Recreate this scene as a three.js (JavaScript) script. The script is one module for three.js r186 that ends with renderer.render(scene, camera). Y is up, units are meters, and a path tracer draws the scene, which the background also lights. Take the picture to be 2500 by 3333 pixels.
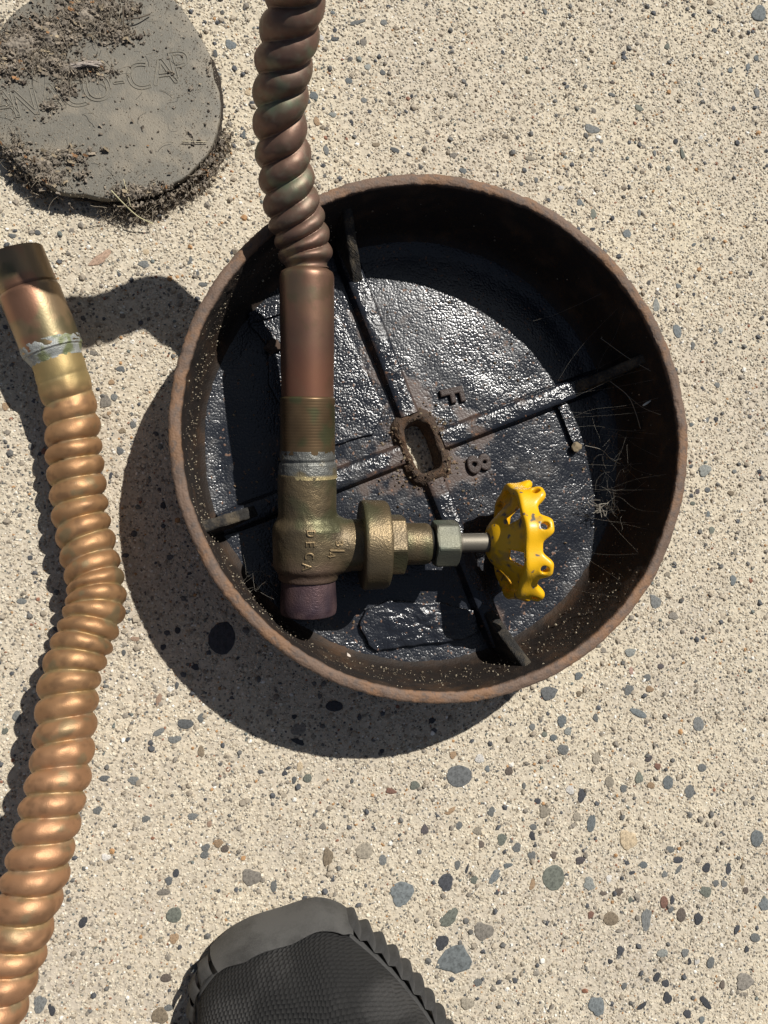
import * as THREE from 'three';
import { ImprovedNoise } from 'three/addons/math/ImprovedNoise.js';
import { FontLoader } from 'three/addons/loaders/FontLoader.js';
import { TextGeometry } from 'three/addons/geometries/TextGeometry.js';
import { mergeGeometries } from 'three/addons/utils/BufferGeometryUtils.js';

// ---------------------------------------------------------------- camera, sky, sun, exposure
const scene = new THREE.Scene();
const F = 2600, IW = 2500, IH = 3333, D = 0.37559;           // lens (pixels of the photo) and camera height
const camera = new THREE.PerspectiveCamera(2 * Math.atan(IH / 2 / F) * 180 / Math.PI, 768 / 1024, 0.01, 20);
const RIGHT = new THREE.Vector3(0.98188032, 0.18950209, 0);
const UP = new THREE.Vector3(-0.01369119, 0.07093912, -0.99738668);
const BACK = new THREE.Vector3(-0.18900686, 0.97931435, 0.07224823);
camera.position.set(0, D, 0);
camera.quaternion.setFromRotationMatrix(new THREE.Matrix4().makeBasis(RIGHT, UP, BACK));
camera.updateMatrixWorld();

const SUN = new THREE.Vector3(0.47834, 1, -0.63761).normalize();
{ // clear blue sky, brighter round the sun and toward the horizon
  const w = 256, h = 128, a = new Float32Array(w * h * 4), d = new THREE.Vector3();
  for (let j = 0; j < h; j++) for (let i = 0; i < w; i++) {
    const th = (j + 0.5) / h * Math.PI - Math.PI / 2, ph = ((i + 0.5) / w - 0.5) * 2 * Math.PI;
    d.set(Math.cos(th) * Math.cos(ph), Math.sin(th), Math.cos(th) * Math.sin(ph));
    const e = Math.max(0, d.y), g = Math.max(0, d.dot(SUN)), k = Math.pow(1 - e, 3);
    const glow = 0.25 * Math.pow(g, 24) + 0.05 * Math.pow(g, 4);
    const o = (j * w + i) * 4, dn = d.y < 0 ? 0.6 : 1;
    a[o] = (0.060 + 0.10 * k + glow) * dn; a[o + 1] = (0.078 + 0.10 * k + glow) * dn; a[o + 2] = (0.118 + 0.09 * k + glow * 0.9) * dn; a[o + 3] = 1;
  }
  const t = new THREE.DataTexture(a, w, h, THREE.RGBAFormat, THREE.FloatType);
  t.mapping = THREE.EquirectangularReflectionMapping; t.magFilter = THREE.LinearFilter; t.needsUpdate = true;
  scene.background = t; scene.environment = t;
}
const sun = new THREE.DirectionalLight(new THREE.Color().setRGB(1, 0.965, 0.905), 4.6);
sun.position.copy(SUN).multiplyScalar(2).add(new THREE.Vector3(0.08, 0, -0.05));
sun.target.position.set(0.08, 0, -0.05);
sun.castShadow = true; sun.shadow.mapSize.set(4096, 4096);
Object.assign(sun.shadow.camera, { left: -0.5, right: 0.5, top: 0.5, bottom: -0.5, near: 0.5, far: 4 });
scene.add(sun, sun.target);

const renderer = new THREE.WebGLRenderer({ antialias: true });
renderer.toneMapping = THREE.LinearToneMapping;
renderer.toneMappingExposure = 1.09;
renderer.shadowMap.enabled = true;

// ---------------------------------------------------------------- helpers
const V = (x, y, z) => new THREE.Vector3(x, y, z);
const lerp = (a, b, t) => a + (b - a) * t, clamp = (x, a, b) => Math.min(b, Math.max(a, x));
const sstep = (a, b, x) => { const t = clamp((x - a) / (b - a), 0, 1); return t * t * (3 - 2 * t); };
let seed = 12345;
const srand = s => { seed = s >>> 0; };
const rnd = () => { seed = (seed + 0x6D2B79F5) | 0; let t = Math.imul(seed ^ (seed >>> 15), 1 | seed); t = (t + Math.imul(t ^ (t >>> 7), 61 | t)) ^ t; return ((t ^ (t >>> 14)) >>> 0) / 4294967296; };
const rr = (a, b) => a + (b - a) * rnd();
const gauss = () => (rnd() + rnd() + rnd() + rnd() - 2) * 0.87;
const PN = new ImprovedNoise();
const n3 = (x, y, z) => PN.noise(x + 31.7, y + 17.3, z + 5.9);
const fbm = (x, y, z, o = 4) => { let s = 0, a = 1, f = 1, t = 0; for (let i = 0; i < o; i++) { s += a * n3(x * f, y * f, z * f + i * 7); t += a; a *= 0.5; f *= 2.03; } return s / t; };
// a place in the photograph at a known height above the slab, in metres
function at(px, py, h) {
  const a = (px - IW / 2) / F, b = -(py - IH / 2) / F;
  const d = V(0, 0, 0).addScaledVector(RIGHT, a).addScaledVector(UP, b).addScaledVector(BACK, -1);
  const t = (h - D) / d.y; return V(d.x * t, h, d.z * t);
}
function tex(n, fn, srgb, repeat) { // fn(i, j) -> [r, g, b] 0..1 or a number
  const a = new Uint8Array(n * n * 4);
  for (let j = 0; j < n; j++) for (let i = 0; i < n; i++) {
    const c = fn(i, j), o = (j * n + i) * 4;
    if (typeof c === 'number') a[o] = a[o + 1] = a[o + 2] = clamp(c, 0, 1) * 255; else { a[o] = clamp(c[0], 0, 1) * 255; a[o + 1] = clamp(c[1], 0, 1) * 255; a[o + 2] = clamp(c[2], 0, 1) * 255; }
    a[o + 3] = 255;
  }
  return mkTex(a, n, srgb, repeat);
}
function mkTex(a, n, srgb, repeat) {
  const t = new THREE.DataTexture(a, n, n, THREE.RGBAFormat);
  t.wrapS = t.wrapT = THREE.RepeatWrapping; t.magFilter = THREE.LinearFilter; t.minFilter = THREE.LinearMipmapLinearFilter; t.generateMipmaps = true;
  if (srgb) t.colorSpace = THREE.SRGBColorSpace;
  if (repeat) t.repeat.set(repeat, repeat);
  t.needsUpdate = true; return t;
}
const hash2 = (x, y, s) => { let h = Math.imul(x | 0, 374761393) ^ Math.imul(y | 0, 668265263) ^ Math.imul(s | 0, 2246822519); h = Math.imul(h ^ (h >>> 13), 1274126177); return ((h ^ (h >>> 16)) >>> 0) / 4294967296; };
const md = (a, n) => ((a % n) + n) % n;
function vnoise(x, y, per, s) { // tileable value noise
  const xi = Math.floor(x), yi = Math.floor(y), fx = x - xi, fy = y - yi, u = fx * fx * (3 - 2 * fx), v = fy * fy * (3 - 2 * fy);
  const a = hash2(md(xi, per), md(yi, per), s), b = hash2(md(xi + 1, per), md(yi, per), s), c = hash2(md(xi, per), md(yi + 1, per), s), d = hash2(md(xi + 1, per), md(yi + 1, per), s);
  return lerp(lerp(a, b, u), lerp(c, d, u), v);
}
const tfbm = (u, v, per, s, o = 4) => { let r = 0, a = 1, t = 0; for (let i = 0; i < o; i++) { r += a * vnoise(u * per, v * per, per, s + i * 13); t += a; a *= 0.5; per *= 2; } return r / t; };
function worley(u, v, per, s) { // tileable, returns F1 (0..~1)
  const x = u * per, y = v * per, xi = Math.floor(x), yi = Math.floor(y); let m = 9;
  for (let j = -1; j < 2; j++) for (let i = -1; i < 2; i++) {
    const cx = md(xi + i, per), cy = md(yi + j, per);
    const dx = xi + i + hash2(cx, cy, s) - x, dy = yi + j + hash2(cx, cy, s + 7) - y; m = Math.min(m, dx * dx + dy * dy);
  }
  return Math.sqrt(m);
}
// a surface over a (u, v) grid; closed: the u direction wraps round
function surf(nu, nv, fn, { closed = false, uv, color, flip = false } = {}) {
  const P = [], U = [], C = [], I = [], p = V(0, 0, 0);
  for (let j = 0; j <= nv; j++) for (let i = 0; i <= nu; i++) {
    const u = i / nu, v = j / nv; fn(closed && i === nu ? 0 : u, v, p); P.push(p.x, p.y, p.z);
    const t = uv ? uv(u, v, p) : [u, v]; U.push(t[0], t[1]);
    if (color) { const c = color(closed && i === nu ? 0 : u, v, p); C.push(c[0], c[1], c[2]); }
  }
  for (let j = 0; j < nv; j++) for (let i = 0; i < nu; i++) {
    const a = j * (nu + 1) + i, b = a + 1, c = a + nu + 1, d = c + 1;
    if (flip) I.push(a, b, d, a, d, c); else I.push(a, d, b, a, c, d);
  }
  const g = new THREE.BufferGeometry();
  g.setAttribute('position', new THREE.Float32BufferAttribute(P, 3));
  g.setAttribute('uv', new THREE.Float32BufferAttribute(U, 2));
  if (color) g.setAttribute('color', new THREE.Float32BufferAttribute(C, 3));
  g.setIndex(I); g.computeVertexNormals();
  if (closed) { const n = g.attributes.normal; for (let j = 0; j <= nv; j++) { const a = j * (nu + 1), b = a + nu; const v = V(n.getX(a) + n.getX(b), n.getY(a) + n.getY(b), n.getZ(a) + n.getZ(b)).normalize(); n.setXYZ(a, v.x, v.y, v.z); n.setXYZ(b, v.x, v.y, v.z); } }
  return g;
}
// solid of revolution about +X from a profile [[x, r], ...]; corners are kept by doubled points
function turned(prof, seg = 72, opt = {}) {
  const L = [0]; for (let i = 1; i < prof.length; i++) L.push(L[i - 1] + Math.hypot(prof[i][0] - prof[i - 1][0], prof[i][1] - prof[i - 1][1]));
  const n = prof.length - 1, rmax = Math.max(...prof.map(q => q[1]));
  return surf(seg, n, (u, v, p) => { const q = prof[Math.round(v * n)], a = u * 2 * Math.PI; const w = opt.wob ? opt.wob(a, q) : 0; p.set(q[0], (q[1] + w) * Math.cos(a), (q[1] + w) * Math.sin(a)); },
    { closed: true, uv: (u, v) => [u * 2 * Math.PI * rmax, L[Math.round(v * n)]], color: opt.color && ((u, v, p) => opt.color(p)), flip: opt.flip });
}
function bevelProf(pts, b) { // rounds the corners of a profile
  const o = [];
  pts.forEach((q, i) => {
    if (i === 0 || i === pts.length - 1) { o.push(q); return; }
    const a = pts[i - 1], c = pts[i + 1], la = Math.hypot(a[0] - q[0], a[1] - q[1]), lc = Math.hypot(c[0] - q[0], c[1] - q[1]);
    const bb = Math.min(b, la * 0.45, lc * 0.45), A = [q[0] + (a[0] - q[0]) / la * bb, q[1] + (a[1] - q[1]) / la * bb], B = [q[0] + (c[0] - q[0]) / lc * bb, q[1] + (c[1] - q[1]) / lc * bb];
    for (let k = 0; k <= 4; k++) { const t = k / 4; o.push([(1 - t) * (1 - t) * A[0] + 2 * t * (1 - t) * q[0] + t * t * B[0], (1 - t) * (1 - t) * A[1] + 2 * t * (1 - t) * q[1] + t * t * B[1]]); }
  });
  const d = []; o.forEach((q, i) => { if (i && i < o.length - 1) { const a = o[i - 1], l = Math.hypot(a[0] - q[0], a[1] - q[1]); if (l > b * 3) { for (let k = 1; k < 4; k++) d.push([lerp(a[0], q[0], [0.04, 0.5, 0.96][k - 1]), lerp(a[1], q[1], [0.04, 0.5, 0.96][k - 1])]); } } d.push(q); });
  return d;
}
// tube swept along a curve; rad(s, angle, len) in metres
function sweep(curve, nS, nT, rad, { color, from = 0, to = 1, cap0, cap1 } = {}) {
  const N = nS, pts = [], nor = [], bin = []; let len = curve.getLength();
  for (let i = 0; i <= N; i++) pts.push(curve.getPointAt(lerp(from, to, i / N)));
  let up = V(0, 1, 0);
  for (let i = 0; i <= N; i++) {
    const t = pts[Math.min(N, i + 1)].clone().sub(pts[Math.max(0, i - 1)]).normalize();
    const b = V(0, 0, 0).crossVectors(t, up).normalize(), n = V(0, 0, 0).crossVectors(b, t).normalize();
    nor.push(n); bin.push(b); up = n;
  }
  const g = surf(nT, N, (u, v, p) => {
    const i = Math.round(v * N), a = u * 2 * Math.PI, s = lerp(from, to, v) * len, r = rad(s, a, len);
    p.copy(pts[i]).addScaledVector(nor[i], Math.cos(a) * r).addScaledVector(bin[i], Math.sin(a) * r);
  }, { closed: true, uv: (u, v) => [u * 0.08, lerp(from, to, v) * len], color: color && ((u, v, p) => color(lerp(from, to, v) * len, u * 2 * Math.PI, p)), flip: true });
  return g;
}
// surface nets over a signed distance function, cells of size c
function netMesh(sdf, lo, hi, c, colorFn) {
  const nx = Math.ceil((hi[0] - lo[0]) / c) + 1, ny = Math.ceil((hi[1] - lo[1]) / c) + 1, nz = Math.ceil((hi[2] - lo[2]) / c) + 1;
  const f = new Float32Array(nx * ny * nz), id = (i, j, k) => i + nx * (j + ny * k);
  for (let k = 0; k < nz; k++) for (let j = 0; j < ny; j++) for (let i = 0; i < nx; i++) f[id(i, j, k)] = sdf(lo[0] + i * c, lo[1] + j * c, lo[2] + k * c);
  const vi = new Int32Array(nx * ny * nz).fill(-1), P = [];
  const E = [[0, 1], [2, 3], [4, 5], [6, 7], [0, 2], [1, 3], [4, 6], [5, 7], [0, 4], [1, 5], [2, 6], [3, 7]];
  for (let k = 0; k < nz - 1; k++) for (let j = 0; j < ny - 1; j++) for (let i = 0; i < nx - 1; i++) {
    const q = []; let m = 0; for (let a = 0; a < 8; a++) { const w = f[id(i + (a & 1), j + (a >> 1 & 1), k + (a >> 2))]; q.push(w); if (w < 0) m |= 1 << a; }
    if (m === 0 || m === 255) continue;
    let x = 0, y = 0, z = 0, n = 0;
    for (const [a, b] of E) if ((q[a] < 0) !== (q[b] < 0)) { const t = q[a] / (q[a] - q[b]); x += lerp(a & 1, b & 1, t); y += lerp(a >> 1 & 1, b >> 1 & 1, t); z += lerp(a >> 2, b >> 2, t); n++; }
    vi[id(i, j, k)] = P.length / 3; P.push(lo[0] + (i + x / n) * c, lo[1] + (j + y / n) * c, lo[2] + (k + z / n) * c);
  }
  const I = [], quad = (a, b, c2, d, s) => { if (a < 0 || b < 0 || c2 < 0 || d < 0) return; if (s) I.push(a, b, c2, a, c2, d); else I.push(a, c2, b, a, d, c2); };
  for (let k = 1; k < nz - 1; k++) for (let j = 1; j < ny - 1; j++) for (let i = 1; i < nx - 1; i++) {
    const s = f[id(i, j, k)] < 0;
    if (s !== f[id(i + 1, j, k)] < 0) quad(vi[id(i, j - 1, k - 1)], vi[id(i, j, k - 1)], vi[id(i, j, k)], vi[id(i, j - 1, k)], s);
    if (s !== f[id(i, j + 1, k)] < 0) quad(vi[id(i - 1, j, k - 1)], vi[id(i - 1, j, k)], vi[id(i, j, k)], vi[id(i, j, k - 1)], s);
    if (s !== f[id(i, j, k + 1)] < 0) quad(vi[id(i - 1, j - 1, k)], vi[id(i, j - 1, k)], vi[id(i, j, k)], vi[id(i - 1, j, k)], s);
  }
  const g = new THREE.BufferGeometry(); g.setAttribute('position', new THREE.Float32BufferAttribute(P, 3)); g.setIndex(I); g.computeVertexNormals();
  const uv = [], C = []; for (let i = 0; i < P.length; i += 3) { uv.push(P[i] + P[i + 1] * 0.5, P[i + 2] + P[i + 1] * 0.5); if (colorFn) C.push(...colorFn(P[i], P[i + 1], P[i + 2])); }
  g.setAttribute('uv', new THREE.Float32BufferAttribute(uv, 2)); if (colorFn) g.setAttribute('color', new THREE.Float32BufferAttribute(C, 3));
  return g;
}
const smin = (a, b, k) => { const h = clamp(0.5 + 0.5 * (b - a) / k, 0, 1); return lerp(b, a, h) - k * h * (1 - h); };
const used = {};
const numbered = n => { if (used[n] === undefined) { used[n] = 0; return n; } return n + '_' + String(++used[n]).padStart(3, '0'); };
function shade(o) { o.castShadow = true; o.receiveShadow = true; return o; }
function part(name, g, m, parent) { const o = shade(new THREE.Mesh(g, m)); o.name = name; parent.add(o); return o; }
function thing(name, label, category, group) { const o = new THREE.Group(); o.name = numbered(name); o.userData = { label, category }; if (group) o.userData.group = group; scene.add(o); return o; }
function single(name, g, m, label, category, group) { const o = shade(new THREE.Mesh(g, m)); o.name = numbered(name); o.userData = { label, category }; if (group) o.userData.group = group; scene.add(o); return o; }
const std = o => new THREE.MeshStandardMaterial(o), phys = o => new THREE.MeshPhysicalMaterial(o);
const rgb = (r, g, b) => new THREE.Color().setRGB(r, g, b);
function rep(t, m) { const c = t.clone(); c.repeat.set(1 / m, 1 / m); c.needsUpdate = true; return c; }
function blob(r, jag, s) { // lumpy low-poly crumb
  const g = new THREE.IcosahedronGeometry(r, 1), p = g.attributes.position;
  for (let i = 0; i < p.count; i++) { const x = p.getX(i) / r, y = p.getY(i) / r, z = p.getZ(i) / r, k = 1 + jag * n3(x * 1.7 + s * 3.1, y * 1.7 + s, z * 1.7); p.setXYZ(i, p.getX(i) * k, p.getY(i) * k, p.getZ(i) * k); }
  g.computeVertexNormals(); return g;
}
const poly = (pts, x, y) => { let c = false; for (let i = 0, j = pts.length - 1; i < pts.length; j = i++) { const [a, b] = pts[i], [e, f] = pts[j]; if ((b > y) !== (f > y) && x < (e - a) * (y - b) / (f - b) + a) c = !c; } return c; };

// ---------------------------------------------------------------- shared textures
const bumpTar = tex(1024, (i, j) => { const u = i / 1024, v = j / 1024; const w = tfbm(u, v, 10, 3, 3) * 0.03; const a = worley(u + w, v + w, 44, 5), b = worley(u - w, v + w, 92, 9); return 0.66 - 0.5 * a * a - 0.22 * b * b + 0.22 * (tfbm(u, v, 22, 21, 3) - 0.5); });
const bumpCast = tex(512, (i, j) => { const u = i / 512, v = j / 512; return 0.55 * tfbm(u, v, 26, 31, 2) + 0.45 * (1 - worley(u, v, 36, 33)); });
const bumpRust = tex(512, (i, j) => { const u = i / 512, v = j / 512; return 0.6 * tfbm(u, v, 22, 41, 4) + 0.4 * (1 - worley(u, v, 30, 43)); });
const mapRust = tex(1024, (i, j) => { const u = i / 1024, v = j / 1024, a = tfbm(u, v, 12, 51, 5), b = tfbm(u, v, 40, 57, 3), s = sstep(0.42, 0.66, a), d = sstep(0.58, 0.7, b); const r = lerp(0.53, 0.60, s), g = lerp(0.43, 0.455, s), bl = lerp(0.36, 0.345, s); return [lerp(r, 0.45, d * 0.6), lerp(g, 0.385, d * 0.6), lerp(bl, 0.345, d * 0.6)]; }, true);
const mottle = tex(512, (i, j) => { const u = i / 512, v = j / 512, a = tfbm(u, v, 8, 61, 5), b = vnoise(u * 170, v * 170, 170, 67); const k = 0.70 + 1.15 * (a - 0.5) + 0.28 * b; return [k, k, k]; }, false);
const fineNoise = tex(512, (i, j) => 0.5 + 0.5 * (tfbm(i / 512, j / 512, 64, 71, 3) - 0.5) * 2);

// ---------------------------------------------------------------- the concrete slab
const STONE = { slate: [0.115, 0.125, 0.13], dark: [0.055, 0.06, 0.075], blue: [0.15, 0.18, 0.19], gray: [0.17, 0.18, 0.175], green: [0.17, 0.19, 0.145], pale: [0.30, 0.32, 0.29], white: [0.68, 0.64, 0.58], ochre: [0.40, 0.23, 0.09], tan: [0.34, 0.28, 0.19], purple: [0.10, 0.08, 0.085], brown: [0.16, 0.115, 0.085], cream: [0.56, 0.40, 0.20], red: [0.28, 0.11, 0.06], tanb: [0.27, 0.19, 0.10], taupe: [0.25, 0.215, 0.17], pink: [0.48, 0.25, 0.18], peach: [0.47, 0.27, 0.15] };
const patch = (x, z) => 0.65 * fbm(x * 9, 2, z * 9, 4) + 0.35 * fbm(x * 42, 7, z * 42, 3); // old stains in the cement
const SX0 = -0.3, SZ0 = -0.42, SW = 0.72; // textured square, in metres
{
  const N = 2048, A = new Uint8Array(N * N * 4), B = new Uint8Array(N * N * 4), toS = x => 255 * Math.pow(clamp(x, 0, 1), 1 / 2.2);
  for (let j = 0; j < N; j++) for (let i = 0; i < N; i++) {
    const u = i / N, v = j / N, o = (j * N + i) * 4;
    const big = patch(SX0 + u * SW, SZ0 + v * SW), f = hash2(i, j, 5) - 0.5, m = vnoise(u * 512, v * 512, 512, 83) - 0.5;
    const k = 1 + 0.26 * big + 0.18 * f + 0.30 * m;
    A[o] = toS(0.56 * k); A[o + 1] = toS(0.490 * k); A[o + 2] = toS(0.380 * k * (1 - 0.10 * big)); A[o + 3] = 255;
    B[o] = B[o + 1] = B[o + 2] = clamp(118 + 70 * m + 40 * f + 60 * (tfbm(u, v, 90, 87, 2) - 0.5), 0, 255); B[o + 3] = 255;
  }
  srand(77);
  const cols = [[0.61, 0.54, 0.42], [0.65, 0.59, 0.47], [0.49, 0.415, 0.31], [0.40, 0.335, 0.25], [0.27, 0.225, 0.165], [0.20, 0.175, 0.145], [0.13, 0.125, 0.12], [0.085, 0.085, 0.09], [0.74, 0.70, 0.62], [0.40, 0.24, 0.12]];
  const cum = [0.22, 0.36, 0.52, 0.68, 0.80, 0.875, 0.93, 0.955, 0.985, 1];
  for (let k = 0; k < 210000; k++) { // sand set in the cement
    const x = rnd() * N, y = rnd() * N, a = 0.7 + 1.5 * Math.pow(rnd(), 2.2), b = a * rr(0.5, 1), th = rnd() * 3.14, r = rnd(), c = cols[cum.findIndex(q => r <= q)], w = rr(0.82, 1.12), hb = rr(90, 215);
    const R = Math.ceil(a), cs = Math.cos(th), sn = Math.sin(th);
    for (let q = -R; q <= R; q++) for (let p = -R; p <= R; p++) {
      const X = (p * cs + q * sn) / a, Y = (-p * sn + q * cs) / b; if (X * X + Y * Y > 1) continue;
      const o = (md(Math.round(y) + q, N) * N + md(Math.round(x) + p, N)) * 4; A[o] = toS(c[0] * w); A[o + 1] = toS(c[1] * w); A[o + 2] = toS(c[2] * w); B[o] = B[o + 1] = B[o + 2] = hb;
    }
  }
  var mapSlab = mkTex(A, N, true), bumpSlab = mkTex(B, N, false);
}
const slabMat = std({ map: mapSlab, bumpMap: bumpSlab, bumpScale: 0.0009, roughness: 0.93 });
const slabGeo = (() => { // gently uneven top, flat under the lid
  const g = new THREE.PlaneGeometry(SW * 3, SW * 3, 160, 160); g.rotateX(-Math.PI / 2); g.translate(SX0 + SW / 2, 0, SZ0 + SW / 2);
  const p = g.attributes.position, uv = g.attributes.uv;
  for (let i = 0; i < p.count; i++) { const x = p.getX(i), z = p.getZ(i); uv.setXY(i, (x - SX0) / SW, (z - SZ0) / SW); p.setY(i, -0.0004 + 0.0004 * fbm(x * 14, 0, z * 14, 2)); }
  g.computeVertexNormals(); return g;
})();
const slab = single('concrete_slab', slabGeo, slabMat, 'sunlit tan concrete slab with exposed sand and worn pebbles', 'ground'); slab.userData.kind = 'structure';
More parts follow.
